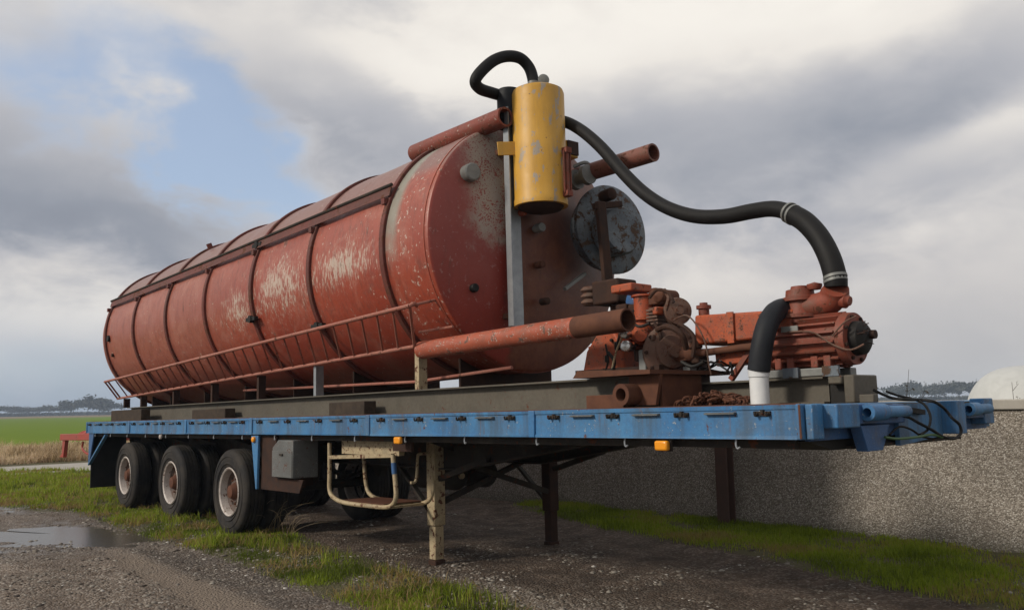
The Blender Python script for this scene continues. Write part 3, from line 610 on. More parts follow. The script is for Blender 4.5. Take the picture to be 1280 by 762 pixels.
def far_tree(base, h, wd, seed, label, grp='far trees beyond the green field'):
    rs = random.Random(seed); t = thing('tree', label, 'tree', base, WORLD, grp); b = Vector(base)
    mb = MB(); mb.tube([b, b+Vector((0, 0, h*.3)), b+Vector((rs.uniform(-.3, .3), 0, h*.65))], [h*.035, h*.025, h*.01], 6, 2)
    lim = []
    for k in range(9):
        a = rs.uniform(0, 6.28); z = h*rs.uniform(.28, .6); e = b+Vector((math.cos(a)*wd*rs.uniform(.25, .5), math.sin(a)*wd*rs.uniform(.25, .5), z+h*rs.uniform(.15, .4)))
        mb.tube([b+Vector((0, 0, z)), e], [h*.014, h*.004], 5, 1); lim.append(e)
    mb.build('trunk', 'bark', t, WORLD)
    cr = MB()
    for e in lim+[b+Vector((0, 0, h*.75))]*2:
        for q in range(110):
            c = e+Vector((rs.gauss(0, wd*.11), rs.gauss(0, wd*.11), rs.gauss(0, h*.08))); c.z = max(c.z, .3); s = h*rs.uniform(.025, .07)
            u = Vector((rs.gauss(0, 1), rs.gauss(0, 1), rs.gauss(0, 1))).normalized(); v = u.orthogonal().normalized()
            cr.add([c-u*s-v*s*.6, c+u*s-v*s*.5, c+u*s*.8+v*s, c-u*s*.7+v*s*.7], [(0, 1, 2, 3)])
    cr.build('crown', 'farleaf', t, WORLD)
def far_at(px, dist):
    d = ray(px, 508); d.z = 0; d.normalize(); p = CAM+d*dist; return (p.x, p.y, 0)
spec = [(-14, 330, 5.2, 12), (14, 330, 5.5, 13), (34, 340, 5, 12), (50, 330, 4.6, 11), (64, 320, 5, 12), (76, 310, 5.2, 10), (92, 300, 7.2, 9), (110, 290, 6.8, 10), (124, 285, 8.6, 9), (136, 300, 6.5, 9)]
for i, (px, dist, h, wd) in enumerate(spec): far_tree(far_at(px, dist*2), h*1.25, wd*1.7, i, 'hazy grey-green tree on the horizon beyond the green field')
spec = [(1124, 260, 3.6, 9), (1138, 270, 5, 7), (1152, 280, 4.0, 8), (1166, 265, 4.2, 8), (1182, 255, 4.4, 8), (1200, 260, 4.4, 8), (1214, 250, 4.8, 7)]
for i, (px, dist, h, wd) in enumerate(spec): far_tree(far_at(px, dist*2), h*2, wd*2.4, 50+i, 'hazy distant tree peeping over the pebble wall beside the white dome', 'far trees over the wall')
# far hedge bank: reads as one dark line
n = 14000; xs_, ys_, zs_ = [], [], []
for a, b, dist in ((-900, 150, 690), (1000, 2600, 570)):
    px = RNG.uniform(a, b, n)
    for p in px: q = far_at(float(p), dist+random.uniform(-6, 6)); xs_.append(q[0]); ys_.append(q[1]); zs_.append(random.random()**1.2*2.2)
x, y = np.array(xs_), np.array(ys_)
o = blades('hedge_line', x, y, np.array(zs_)-.6, np.full(len(x), 1.3), np.full(len(x), 1.2), 0.5, np.zeros(len(x)), 'farleaf'); o['label'] = 'dark hedge line along the far horizon'; o['category'] = 'hedge'

def weed(base, h, seed, label, nst=3, mat='dried'):
    rs = random.Random(seed); b = Vector(base); mb = MB(); sd_ = MB(); t = thing('dead_weed', label, 'weed', b, WORLD)
    for k in range(nst):
        top = b+Vector((rs.uniform(-.16, .16)*h*1.4, rs.uniform(-.1, .1)*h, h*rs.uniform(.7, 1))); m1 = b.lerp(top, .5)+Vector((rs.uniform(-.03, .03), 0, 0))
        mb.tube([b+Vector((rs.uniform(-.02, .02), 0, 0)), m1, top], [.006, .004, .002], 5, 4)
        for q in range(9):
            f = rs.uniform(.45, 1); p = m1.lerp(top, (f-.45)/.55); e = p+Vector((rs.uniform(-.07, .07), rs.uniform(-.05, .05), rs.uniform(.02, .09)))
            mb.tube([p, e], [.0025, .0015], 4, 1)
            for w_ in range(4):
                c = e+Vector((rs.gauss(0, .012), rs.gauss(0, .012), rs.gauss(0, .015))); s = rs.uniform(.004, .011)
                u = Vector((rs.gauss(0, 1), rs.gauss(0, 1), rs.gauss(0, 1))).normalized(); v = u.orthogonal(); sd_.add([c-u*s, c+v*s, c+u*s, c-v*s], [(0, 1, 2, 3)])
    mb.build('stem', mat, t, WORLD); q_ = sd_.build('seed_heads', mat, t, WORLD); q_['kind'] = 'stuff'; return t
d = ray(1106, 500); p = CAM+d*((5.1-CAM.y)/d.y); weed((p.x, p.y, 0), 1.86, 3, 'dry dark weed stalk rising behind the wall next to the trailer front', 4, 'bark')
d = ray(1266, 500); p = CAM+d*((5.2-CAM.y)/d.y); weed((p.x, p.y, 0), 1.66, 4, 'thin dry weed stalk behind the wall in front of the white dome', 3, 'bark')
for i, px in enumerate((330, 346, 362)):
    q = gp(px, 664+i*3); rs = random.Random(30+i); t = thing('dead_stalks', ['dry bent grass stalk clump touching the foremost tyre', 'dry grass stalk clump under the brown mudguard panel', 'dry thin stalk clump on the mud below the grey tool box'][i], 'weed', (q.x, q.y, 0), WORLD)
    for k in range(9):
        b0 = Vector((q.x+rs.gauss(0, .06), q.y+rs.gauss(0, .06), -.01)); hh_ = rs.uniform(.18, .46); lx, ly = rs.gauss(.10, .10), rs.gauss(0, .10)
        MB().tube([b0, b0+Vector((lx*.3, ly*.3, hh_*.5)), b0+Vector((lx, ly, hh_*.88)), b0+Vector((lx*1.9, ly*1.9, hh_))], [.003, .0025, .0018, .001], 4, 3).build('stalk', 'dried', t, WORLD)

# red implement beyond the tail of the trailer
ib = Vector((-19.0, 1.5, 0)); im = thing('cultivator', 'red metal cultivator frame with a bent tine behind the tail of the trailer', 'cultivator', ib, WORLD)
def iw(px, py, yw=1.2):
    d = ray(px, py); return CAM+d*((yw-CAM.y)/d.y)
a, b_ = iw(79, 546), iw(150, 545)
MB().bar(a, b_, .15, .15).build('frame_beam', 'implement', im, WORLD, .01)
MB().prism([iw(98, 541), iw(104, 538), iw(118, 537), iw(118, 549), iw(98, 549)], (0, .1, 0)).build('head_plate', 'implement', im, WORLD)
MB().bar(iw(100, 544)+Vector((0, .051, .02)), iw(100, 544)+Vector((0, 1.05, .02)), .09, .09).build('cross_beam', 'implement', im, WORLD)
for k, px in enumerate((82, 128, 146)):
    t0 = iw(px, 550); t1 = iw(px-2, 571)
    MB().prism([t0+Vector((-.12, -.04, .05)), t0+Vector((.14, -.04, .05)), t1+Vector((.08, -.04, 0)), t1+Vector((-.26, -.04, .0)), t1+Vector((-.06, -.04, .08))], (0, .08, 0)).build('tine', 'implement', im, WORLD)
MB().tube([iw(104, 545), iw(110, 540), iw(118, 539), iw(124, 536)], .05, 8).build('hitch_arm', 'implement', im, WORLD)
tb = iw(112, 550); MB().cyl((tb.x, tb.y+.5, .0), (tb.x, tb.y+.5, tb.z-.02), .06).build('stand', 'implement', im, WORLD); MB().box(tb.x-.06, tb.x+.06, tb.y+.04, tb.y+1.06, tb.z-.03, tb.z+.05).build('cross_beam', 'implement', im, WORLD)
MB().tube([iw(104, 552), iw(103, 560), iw(108, 566), iw(115, 568)], .025, 6).build('spring_tine', 'implement', im, WORLD)

# ------------------------------------------------------------------ the trailer
GZ = -Z0
trl = thing('flatbed_trailer', 'long three-axle flatbed semi-trailer with blue side rails, standing on its landing legs', 'trailer', (-7, 1.25, GZ))
HR, LT, WT = 0.185, 13.79, 2.5
posts = [0.0, -2.183, -4.463, -7.02, -9.08, -11.45, -13.79]
for s, y0 in ((0, 0.0), (1, WT)):
    for i in range(6):
        a, b_ = posts[i]-.035, posts[i+1]+.035
        mb = MB()
        if s == 0: mb.box(b_, a, .004, .045, -HR, -.006); mb.box(b_, a, -.004, .06, -.022, 0); mb.box(b_, a, -.003, .06, -HR-.004, -HR+.014)
        else: mb.box(b_, a, WT-.045, WT-.004, -HR, -.006); mb.box(b_, a, WT-.06, WT+.004, -.022, 0)
        for p in mb.v: p.y += random.uniform(-.002, .002); p.z += random.uniform(-.003, .003)
        mb.build('rail_panel', 'blue', trl)
    for i, x in enumerate(posts):
        a, b_ = x-.033, x+.033
        if i == 0: a, b_ = -.033, 0.0
        if i == 6: a, b_ = x, x+.033
        (MB().box(a, b_, -.012, .055, -HR-.006, .002) if s == 0 else MB().box(a, b_, WT-.055, WT+.012, -HR-.006, .002)).build('rail_post', 'blue', trl, None, .006)
hk = MB(); hk.box(-.048, .048, -.012, 0, -.014, .012)
for sx in (-1, 1): hk.tube([(sx*.036, -.005, -.008), (sx*.036, -.03, -.012), (sx*.036, -.034, .012)], .0075, 6, 3)
hk.box(-.008, .008, -.022, 0, -.004, .018)
hkm = hk.mesh('rope_hook', 'chassis')
lb = MB(); lb.prism([(-.105, 0, .008), (-.105, -.030, .003), (-.105, -.030, -.004), (-.105, 0, -.008)], (.21, 0, 0)); lbm = lb.mesh('lashing_bar', 'boxgrey')
for i in range(6):
    a, b_ = posts[i], posts[i+1]; nb = 4; st_ = (a-b_-.48)/(nb-1)
    for k in range(nb):
        xh = a-.24-k*st_; inst(hkm, 'rope_hook', (xh, .0035, -.045), trl)
        if k < nb-1: inst(lbm, 'lashing_bar', (xh-st_/2, .0035, -.043), trl)
# deck
for k in range(12): MB().box(-LT+.03, -.05, .065+k*.198, .065+k*.198+.19, -.035, -.006).build('deck_plank', 'plank', trl)
MB().box(-LT+.03, -.04, .047, .0645, -.03, .007).build('deck_edge', 'rust', trl)
MB().box(-.012, -.001, -.016, -.0125, -HR, -.002).build('rust_strip', 'rust', trl)
# chassis beams: shallow neck at the front, deep behind the landing legs
for yb in (.74, 1.76):
    pr = [(-.12, -.04), (-.12, -.235), (-2.3, -.262), (-4.0, -.52), (-LT+.5, -.50), (-LT+.15, -.32), (-LT+.15, -.04)]
    mb = MB(); mb.prism([(x, yb-.006, z) for x, z in pr], (0, .012, 0))
    for (xa, za), (xb, zb) in zip(pr[1:5], pr[2:6]): mb.bar((xa, yb, za-.006), (xb, yb, zb-.006), .14, .014)
    mb.build('chassis_beam', 'chassis', trl)
cm = MB(); cm.box(-.025, .025, .062, 2.438, -.13, -.037); cmm = cm.mesh('cross_member', 'chassis')
for k in range(24): inst(cmm, 'cross_member', (-.35-k*.565, 0, 0), trl)
for k in range(12):
    mb = MB(); x = -.7-k*1.13; mb.prism([(x, .065, -.14), (x, .70, -.14), (x, .70, -.36 if x < -4 else -.22)], (.01, 0, 0)); mb.build('outrigger_gusset', 'chassis', trl)
MB().box(-LT+.05, -.1, .09, .13, -.245, -.19).build('underside_rail', 'chassis', trl)
MB().tube([(-.9, .3, -.215), (-1.6, .3, -.235), (-2.6, .32, -.225), (-4.2, .3, -.245)], .008, 6).build('air_line', 'hose', trl)
for k in range(16):
    xh = -.45-k*.86; MB().tube([(xh, .03, -.19), (xh, .025, -.225), (xh+.015, .02, -.245), (xh+.03, .02, -.235)], .006, 6, 3).build('tie_hook', 'galv', trl)
# front end
MB().box(-.028, .004, .062, 2.438, -.20, -.03).build('front_beam', 'blue_dark', trl)
fr = MB(); fr.box(.006, .05, .02, .075, -.19, .0); fr.box(.006, .04, .085, .15, -.19, .002); fr.build('corner_post', 'blue', trl, None, .006)
MB().box(.006, .12, .155, .40, -.135, -.002).build('twistlock_block', 'blue', trl, None, .008)
MB().pipe((.13, .46, -.055), (.13, .66, -.055), .048, .026).build('lock_tube', 'blue', trl); MB().cyl((.13, .662, -.055), (.13, .95, -.055), .034).build('lock_pin', 'blue', trl)
MB().box(.006, .10, .405, .60, -.12, -.004).build('twistlock_block', 'blue_dark', trl, None, .008)
MB().box(.006, .085, .602, 1.02, -.125, -.012).build('lock_bracket', 'blue_dark', trl, None, .008)
MB().prism([(.03, .44, -.128), (.03, .78, -.128), (.03, .68, -.275), (.03, .50, -.275)], (.07, 0, 0)).build('gusset', 'blue_dark', trl, None, .005)
MB().prism([(.006, 1.03, -.01), (.006, 1.64, -.01), (.006, 1.64, -.225), (.006, 1.03, -.265)], (.03, 0, 0)).build('front_panel', 'blue', trl)
MB().prism([(-.03, .10, -.205), (-.03, 1.70, -.205), (-.03, 1.55, -.262), (-.03, .35, -.262)], (-.5, 0, 0)).build('nose_pan', 'black', trl)
MB().box(.006, .14, 1.645, 1.765, -.215, .0).build('front_post', 'blue', trl, None, .006)
MB().pipe((.12, 1.86, -.06), (.12, 2.0, -.06), .045, .025).build('lock_tube', 'blue', trl); MB().cyl((.12, 2.002, -.06), (.12, 2.2, -.06), .034).build('lock_pin', 'blue', trl)
MB().box(.006, .10, 1.80, 2.16, -.12, -.03).build('lock_bracket', 'blue_dark', trl, None, .006)
MB().box(.006, .10, 2.17, 2.34, -.165, .012).build('twistlock_block', 'blue', trl, None, .008)
MB().box(.006, .06, 2.345, 2.42, -.165, .0).build('twistlock_block', 'blue_dark', trl, None, .006); MB().box(.006, .022, 2.43, 2.505, -.17, .005).build('corner_post', 'blue_dark', trl, None, .006)
MB().box(-.5, .0, .5, 2.0, -.262, -.245).build('coupling_plate', 'chassis', trl)
# landing legs
for yl in (.62, 2.12):
    lg = MB().box(-4.42, -4.29, yl, yl+.13, -1.06, -.20).build('landing_leg', 'cream' if yl < 1 else 'rustdark', trl, None, .01)
    MB().box(-4.405, -4.305, yl+.015, yl+.115, GZ+.09, -1.062).build('inner_leg', 'cream' if yl < 1 else 'rustdark', lg, None, .006)
    MB().box(-4.415, -4.295, yl+.004, yl+.126, GZ+.0, GZ+.088).build('foot', 'rustdark', lg, None, .01)
    mb = MB(); mb.bar((-4.43, yl+.065, -.95), (-5.0, yl+.065, -.5), .05, .03); mb.bar((-4.28, yl+.065, -.62), (-3.55, yl+.065, -.42), .05, .05); mb.build('leg_brace', 'chassis', trl)
MB().bar((-4.36, .76, -.85), (-4.36, 2.12, -.42), .05, .05).build('leg_brace', 'chassis', trl); MB().bar((-4.33, .76, -.42), (-4.33, 2.12, -.85), .05, .05).build('leg_brace', 'chassis', trl)
MB().cyl((-4.36, .76, -.36), (-4.36, 2.12, -.36), .025).build('cross_shaft', 'chassis', trl)
mb = MB(); mb.box(-4.46, -4.27, .755, .86, -.50, -.26); mb.lathe((-4.36, .86, -.38), (0, 1, 0), [(0, .07), (.05, .07), (.06, .04), (.1, .04)], 16); mb.build('gear_box', 'chassis', trl, None, .01)
MB().tube([(-4.36, .61, -.38), (-4.36, .5, -.38), (-4.36, .48, -.42), (-4.36, .46, -.62), (-4.36, .40, -.64)], .014, 8).build('crank_handle', 'cream', trl)
for x0, y0 in ((-5.2, 1.02), (-5.2, 1.40)):
    a_ = MB(); a_.lathe((x0, y0, -.62), (1, 0, 0), [(0, 0), (.01, .08), (.05, .135), (.08, .145), (.72, .145), (.75, .135), (.79, .08), (.80, 0)], 24); a_.build('air_tank', 'chassis', trl)
    MB().lathe((x0+.80, y0, -.62), (1, 0, 0), [(0, .03), (.03, .03)], 12).build('tank_plug', 'cream', trl)
    mb = MB()
    for dx in (.15, .62): mb.box(x0+dx, x0+dx+.04, y0-.02, y0+.02, -.48, -.13)
    mb.build('tank_hanger', 'chassis', trl)
# spare wheel carrier of bent tube
def hoop(pts, y, r, mat):
    P = [at(px, py, y) for px, py in pts]; return MB().tube(P, r, 10, 5)
h1 = [(412, 553), (412, 590), (412, 612), (418, 622), (432, 628), (462, 632), (482, 633.5), (491, 630), (495, 620), (494, 600), (491, 568)]
hoop(h1, .15, .022, 'cream').build('carrier_hoop', 'cream', trl)
h2 = [(454, 556), (456, 590), (459, 611), (466, 620), (478, 624), (505, 628), (525, 629), (536, 625), (541, 615), (541, 600), (536, 568)]
hoop(h2, .62, .022, 'cream').build('carrier_hoop', 'cream', trl)
MB().bar(at(412, 571, .15), at(491, 569, .15), .035, .035).build('carrier_bar', 'cream', trl)
a, b_ = at(425, 627, .15), at(470, 624, .62); MB().bar(a, b_, .04, .02).build('carrier_slat', 'cream', trl); a, b_ = at(488, 634, .15), at(530, 629, .62); MB().bar(a, b_, .04, .02).build('carrier_slat', 'cream', trl)
MB().prism([(-5.3, .16, -.845), (-4.45, .16, -.83), (-4.5, .62, -.84), (-5.3, .62, -.85)], (0, 0, .008)).build('carrier_tray', 'rust', trl)
MB().cyl(at(492, 578, .148), at(493, 592, .148), .0245).build('tape_wrap', 'blue_dark', trl)
MB().box(-4.2, -3.9, .10, .13, -.33, -.246).build('carrier_bracket', 'rustdark', trl)
MB().box(-5.3, -4.25, .20, .26, -.38, -.19).build('carrier_plate', 'cream', trl)
# marker lamps
for px, py in ((497, 550), (827, 556.5)):
    c = at(px, py, -.005); m1 = MB().box(c.x-.05, c.x+.05, -.02, .02, c.z-.032, c.z+.03).build('marker_lamp', 'amber', trl, None, .012)
    MB().box(c.x-.056, c.x+.056, .021, .035, c.z-.036, -.187).build('lamp_bracket', 'chassis', m1)
for px, py in ((201, 545.5), (317, 549)):
    c = at(px, py, .0); m1 = MB().lathe((c.x, -.022, c.z), (0, 1, 0), [(0, .02), (.008, .032), (.03, .034)], 16).build('marker_lamp', 'rimpaint' if px < 300 else 'amber', trl)
# stay, mudguard panel, tool box
c = at(312, 546, 0); MB().prism([(-7.05, .01, -.20), (-6.86, .01, -.20), (-6.885, .01, -.80), (-6.915, .01, -.80)], (0, .03, 0)).build('mudguard_stay', 'blue', trl, None, .005)
MB().prism([(-6.88, .06, -.20), (-6.50, .06, -.20), (-6.50, .06, -.66), (-5.86, .06, -.66), (-5.95, .06, -.80), (-6.88, .06, -.80)], (0, .025, 0)).build('mudguard_panel', 'rustdark', trl)
MB().box(-6.88, -6.855, .086, .70, -.80, -.20).build('mudguard_panel', 'rustdark', trl)
tb = MB(); tb.prism([(-6.47, .0, -.33), (-6.33, .0, -.245), (-5.98, .0, -.245), (-5.98, .0, -.645), (-6.47, .0, -.645)], (0, .30, 0))
tbx = tb.build('tool_box', 'boxgrey', trl, None, .01)
MB().box(-6.46, -5.99, -.008, -.001, -.64, -.36).build('box_door', 'boxgrey', tbx, None, .006); MB().box(-6.26, -6.19, -.022, -.009, -.41, -.39).build('box_latch', 'chassis', tbx)
# rear bracket, tail board, mud flap
mb = MB(); mb.prism([(-13.70, .02, -.19), (-13.42, .02, -.19), (-13.60, .02, -.62), (-13.70, .02, -.74)], (0, .02, 0)); mb.build('tail_bracket', 'blue_dark', trl)
MB().bar((-12.70, .02, -.22), (-13.62, .02, -.72), .03, .05, (0, 1, 0)).build('tail_strut', 'blue', trl)
MB().box(-13.66, -13.63, .05, .62, -1.12, -.20).build('mud_flap', 'black', trl); MB().box(-13.66, -13.63, 1.88, 2.45, -1.12, -.20).build('mud_flap', 'black', trl)
MB().box(-LT-.03, -LT-.002, 0, WT, -.19, -.005).build('tail_board', 'blue_dark', trl, None, .005)
MB().box(-LT+.05, -LT+.15, .12, 2.38, -.78, -.66).build('bumper_bar', 'rust', trl)
mb = MB(); mb.box(-LT+.08, -LT+.13, .70, .78, -.66, -.19); mb.box(-LT+.08, -LT+.13, 1.72, 1.80, -.66, -.19); mb.build('bumper_arm', 'chassis', trl)
# axles, springs, twin wheels
RW = 0.514
def tyre_mesh():
    w = .135
    prof = [(-w*.80, .292), (-w*.98, .33), (-w*1.04, .39), (-w*1.0, .455), (-w*.90, .490), (-w*.76, .508)]
    for g in (-.5, -.17, .17, .5):
        prof += [(w*(g-.06), .514), (w*(g-.05), .500), (w*(g+.05), .500), (w*(g+.06), .514)]
    prof += [(w*.76, .508), (w*.90, .490), (w*1.0, .455), (w*1.04, .39), (w*.98, .33), (w*.80, .292)]
    mb = MB(); mb.lathe((0, 0, 0), (0, 1, 0), prof, 64, True)
    for rr in (.345, .425):
        mb.lathe((0, 0, 0), (0, 1, 0), [(-w*1.0, rr-.012), (-w*1.075, rr-.004), (-w*1.075, rr+.004), (-w*1.0, rr+.012)], 64, True)
    return mb.mesh('tyre', 'tyre')
def rim_mesh(outer):
    s = -1 if outer else 1                 # disc sits towards the twin
    mb = MB(); t = [(-.125, .296), (-.135, .285), (-.122, .268), (-.09, .262), (-.05, .250), (-.0, .246)]
    mb.lathe((0, 0, 0), (0, -s, 0), t, 48, False, False)
    mb.lathe((0, 0, 0), (0, -s, 0), [(.06, .246), (.11, .262), (.125, .292), (.11, .30), (.05, .27)], 48, True)
    return mb.mesh('rim', 'rimpaint')
def disc_mesh():
    mb = MB(); mb.lathe((0, 0, 0), (0, 1, 0), [(-.045, .246), (-.012, .215), (-.018, .165), (-.03, .14), (-.055, .128), (-.06, 0)], 48, False, False); return mb.mesh('wheel_disc', 'rimrust_shade')
def hub_mesh():
    mb = MB(); mb.lathe((0, 0, 0), (0, -1, 0), [(-.02, .11), (.03, .105), (.06, .085), (.085, .075), (.09, .06), (.092, 0)], 28); return mb.mesh('hub', 'rust')
def nut_mesh():
    mb = MB(); mb.lathe((0, 0, 0), (0, -1, 0), [(0, .016), (.018, .016), (.02, .010), (.034, .010)], 8); return mb.mesh('wheel_nut', 'rust')
def hole_mesh():
    mb = MB(); mb.lathe((0, 0, 0), (0, -1, 0), [(-.012, .026), (.001, .029), (.001, .02), (-.01, .018)], 14, True); mb.lathe((0, 0, 0), (0, -1, 0), [(-.012, .0), (-.006, .024)], 14); return mb.mesh('hand_hole', 'black')
dcm = disc_mesh()
tym, rmo, rmi, hbm, ntm, hlm = tyre_mesh(), rim_mesh(True), rim_mesh(False), hub_mesh(), nut_mesh(), hole_mesh()
flip = Matrix.Rotation(math.pi, 4, 'Z')
for i in range(3):
    xw = -7.848-2.0186*i; zg = (TRI @ Vector((xw, 0, 0))).z; zc = zg+RW-.012
    for side in (0, 1):
        for k, yw in enumerate((.215, .535)):
            yy = yw if side == 0 else WT-yw; rot = Matrix.Rotation(random.uniform(0, 6.28), 4, 'Y')
            if side: rot = flip @ rot
            wh = inst(rmo if k == 0 else rmi, 'wheel', (xw, yy, zc), trl, rot)
            def sub(me, name, loc=(0, 0, 0)):
                o = bpy.data.objects.new(name, me); COL.objects.link(o); o.parent = wh; o.location = loc; return o
            sub(tym, 'tyre')
            if k == 0: sub(dcm, 'wheel_disc')
            if k == 0:
                sub(hbm, 'hub', (0, -.03, 0))
                for q in range(10): a = q*math.pi/5; sub(ntm, 'wheel_nut', (.150*math.cos(a), -.022, .150*math.sin(a)))
                for q in range(8): a = q*math.pi/4+.2; sub(hlm, 'hand_hole', (.193*math.cos(a), -.0165, .193*math.sin(a)))
    MB().cyl((xw, .42, zc), (xw, WT-.42, zc), .062).build('axle', 'chassis', trl)
    for ys in (.78, 1.72):
        mb = MB()
        for q in range(5):
            hl = .78-.13*q; pts = [(xw-hl, ys, zc+.20-.02*q+.10*(hl/.78)**2), (xw-hl*.5, ys, zc+.12-.018*q+.03), (xw, ys, zc+.10-.018*q), (xw+hl*.5, ys, zc+.12-.018*q+.03), (xw+hl, ys, zc+.20-.02*q+.10*(hl/.78)**2)]
            for p0, p1 in zip(pts, pts[1:]): mb.bar(p0, p1, .075, .016)
        mb.build('leaf_spring', 'chassis', trl)
        mb = MB(); mb.prism([(xw+.68, ys-.04, zc+.34), (xw+1.0, ys-.04, zc+.34), (xw+.9, ys-.04, zc+.12), (xw+.78, ys-.04, zc+.12)], (0, .08, 0)); mb.build('spring_hanger', 'chassis', trl)
        MB().box(xw-.05, xw+.05, ys-.05, ys+.05, zc+.03, zc+.16).build('axle_clamp', 'chassis', trl)
    MB().lathe((xw-.22, .95, zc+.10), (1, 0, -.1), [(0, .05), (.02, .08), (.12, .085), (.14, .06), (.3, .02)], 14).build('brake_chamber', 'chassis', trl)

# ------------------------------------------------------------------ skid beams on the deck
sk = thing('skid_frame', 'pair of long grey steel I-beams lying on the trailer deck under the tank', 'steel beams', (-7, 1.25, 0))
ZB = .225
def ibeam(x0, x1, y):
    mb = MB(); mb.box(x0, x1, y-.075, y+.075, ZB-.013, ZB); mb.box(x0, x1, y-.075, y+.075, .0, .013); mb.box(x0, x1, y-.005, y+.005, .013, ZB-.013); return mb
ibeam(-12.75, -1.28, .42).build('beam', 'beam', sk); 
def ibeam2(x0, x1, y, zt):
    mb = MB(); mb.box(x0, x1, y-.075, y+.075, zt-.013, zt); mb.box(x0, x1, y-.075, y+.075, .0, .013); mb.box(x0, x1, y-.005, y+.005, .013, zt-.013); return mb
ibeam2(-12.75, -1.35, 1.95, .196).build('beam', 'beam', sk)
for x in (-12.6, -8.2, -4.2, -2.0): MB().box(x, x+.1, .427, 1.87, .03, .18).build('tie_beam', 'beam', sk)
# rusty end gusset, cradle block and pipe stub on the near beam
MB().prism([(-1.95, .20, ZB+.002), (-1.22, .20, ZB+.002), (-1.22, .20, ZB+.03), (-1.90, .20, ZB+.055)], (0, .9, 0)).build('bearer_plate', 'rust', sk)
MB().prism([(-1.50, .335, .02), (-1.27, .335, .02), (-1.22, .335, ZB), (-1.50, .335, ZB)], (0, -.03, 0)).build('end_gusset', 'rust', sk)
MB().box(-1.86, -1.50, .24, .335, .004, .10).build('packing_block', 'rust', sk, None, .005)
MB().pipe((-1.46, .17, .095), (-1.46, .335, .095), .075, .045, 28).build('pipe_stub', 'rust', sk)
MB().prism([(-1.275, .36, .0), (-1.275, .80, .0), (-1.275, .80, ZB), (-1.275, .36, ZB)], (.02, 0, 0)).build('end_plate', 'rust', sk)
for yy_ in (.88, 1.14): ibeam2(-2.15, at(1036, 473, .88).x, yy_, .172).build('pump_beam', 'beam', sk)
for (px0, px1, py0, py1, y), lab in zip([(240, 281, 512, 521, .20), (411, 455, 503, 515, .19), (139, 176, 513, 524, .12)], ['short dark timber block against the steel beam above the middle axle', 'short dark timber block against the steel beam above the tube carrier', 'dark timber packing block on the deck at the tail of the trailer']):
    a, b_ = at(px0, py0, y), at(px1, py1, y)
    MB().box(a.x, b_.x, y, y+.14, .0, a.z-.0).single('timber_block', 'timberdark', ((a.x+b_.x)/2, y+.07, 0), lab, 'timber block', bevel=.008)
# concrete-grey pump plinth, blue pads and cable box at the front

# ------------------------------------------------------------------ the slurry tank
RT_, YC = 1.235, 1.40
TK = TR @ Matrix.Translation((-4.43, YC, 1.6-RT_)) @ Matrix.Rotation(-0.0137, 4, 'Y')
tank = thing('slurry_tank', 'big rusty red cylindrical slurry tank with ribs and flaking paint, lying on the trailer', 'tank', (0, 0, 0), TK)
TAX = Vector((0, 0, RT_))
mb = MB(); prof = []
for k in range(12): a = math.pi/2*k/11; prof.append((-9.15-.22*math.cos(a), RT_*(math.sin(a)**.6 if k else 0)))
prof += [(-9.14+i*(9.83/70), RT_) for i in range(1, 71)]
mb.lathe(TAX, (1, 0, 0), prof, 144)
for p in mb.v:
    r_ = Vector((0, p.y, p.z-RT_)); L_ = r_.length
    if L_ > .6 and abs(p.x+1.4946*round(-p.x/1.4946)) > .15 and p.x < .6:
        an = math.atan2(p.y, p.z-RT_); k_ = 1+(float(fbm(np.array([p.x*1.3+40]), np.array([an*2.2+9]), 5, 3)[0])-.45)*.028; p.y *= k_; p.z = RT_+(p.z-RT_)*k_
mb.build('shell', 'tankred', tank, TK)
mb = MB(); prof = [(.69, RT_+.001), (.735, RT_-.001), (.742, RT_-.006), (.752, RT_-.03)]
for k in range(1, 13): r = (RT_-.03)*(1-k/12); prof.append((.752+.20*(1-(r/(RT_-.03))**2), r))
mb.lathe(TAX, (1, 0, 0), prof, 96); mb.build('front_end', 'tankred', tank, TK)
mb = MB(); mb.lathe(TAX, (1, 0, 0), [(.675, RT_), (.675, RT_+.008), (.69, RT_+.008), (.69, RT_)], 96, True); mb.build('weld_seam', 'red', tank, TK)
for i in range(7):
    x = -1.4946*i; mb = MB(); pr = [(x-.036, RT_-.012), (x-.035, RT_+.026), (x-.030, RT_+.032), (x+.030, RT_+.032), (x+.035, RT_+.026), (x+.036, RT_-.012)]
    mb.lathe(TAX, (1, 0, 0), pr, 96, True); mb.build('rib', 'rib', tank, TK)
def onshell(x, ang, r=0.0):      # angle from straight up, towards the near side
    return Vector((x, -math.sin(ang)*(RT_+r), RT_+math.cos(ang)*(RT_+r)))
# gutter strip along the upper flank
a0 = math.acos(.575/RT_); a1 = math.acos(.49/RT_)
mb = MB(); q0, q1 = onshell(0, a0, .075), onshell(0, a1, .055)
mb.prism([(-8.98, q0.y, q0.z), (-8.98, q1.y, q1.z), (-8.98, q1.y+.012, q1.z+.002), (-8.98, q0.y+.012, q0.z+.004)], (9.02, 0, 0)); mb.build('gutter_plate', 'rib', tank, TK)
mb = MB(); mb.tube([(-9.0, q0.y, q0.z+.012), (.05, q0.y, q0.z+.012)], .018, 8, 1); mb.build('gutter_rod', 'chassis', tank, TK)
for i in range(7):
    x = -1.4946*i-.02; mb = MB(); p = onshell(x, a1, .03); mb.box(p.x-.03, p.x+.03, p.y-.06, p.y+.03, p.z-.07, p.z-.012); mb.build('gutter_bracket', 'rib', tank, TK)
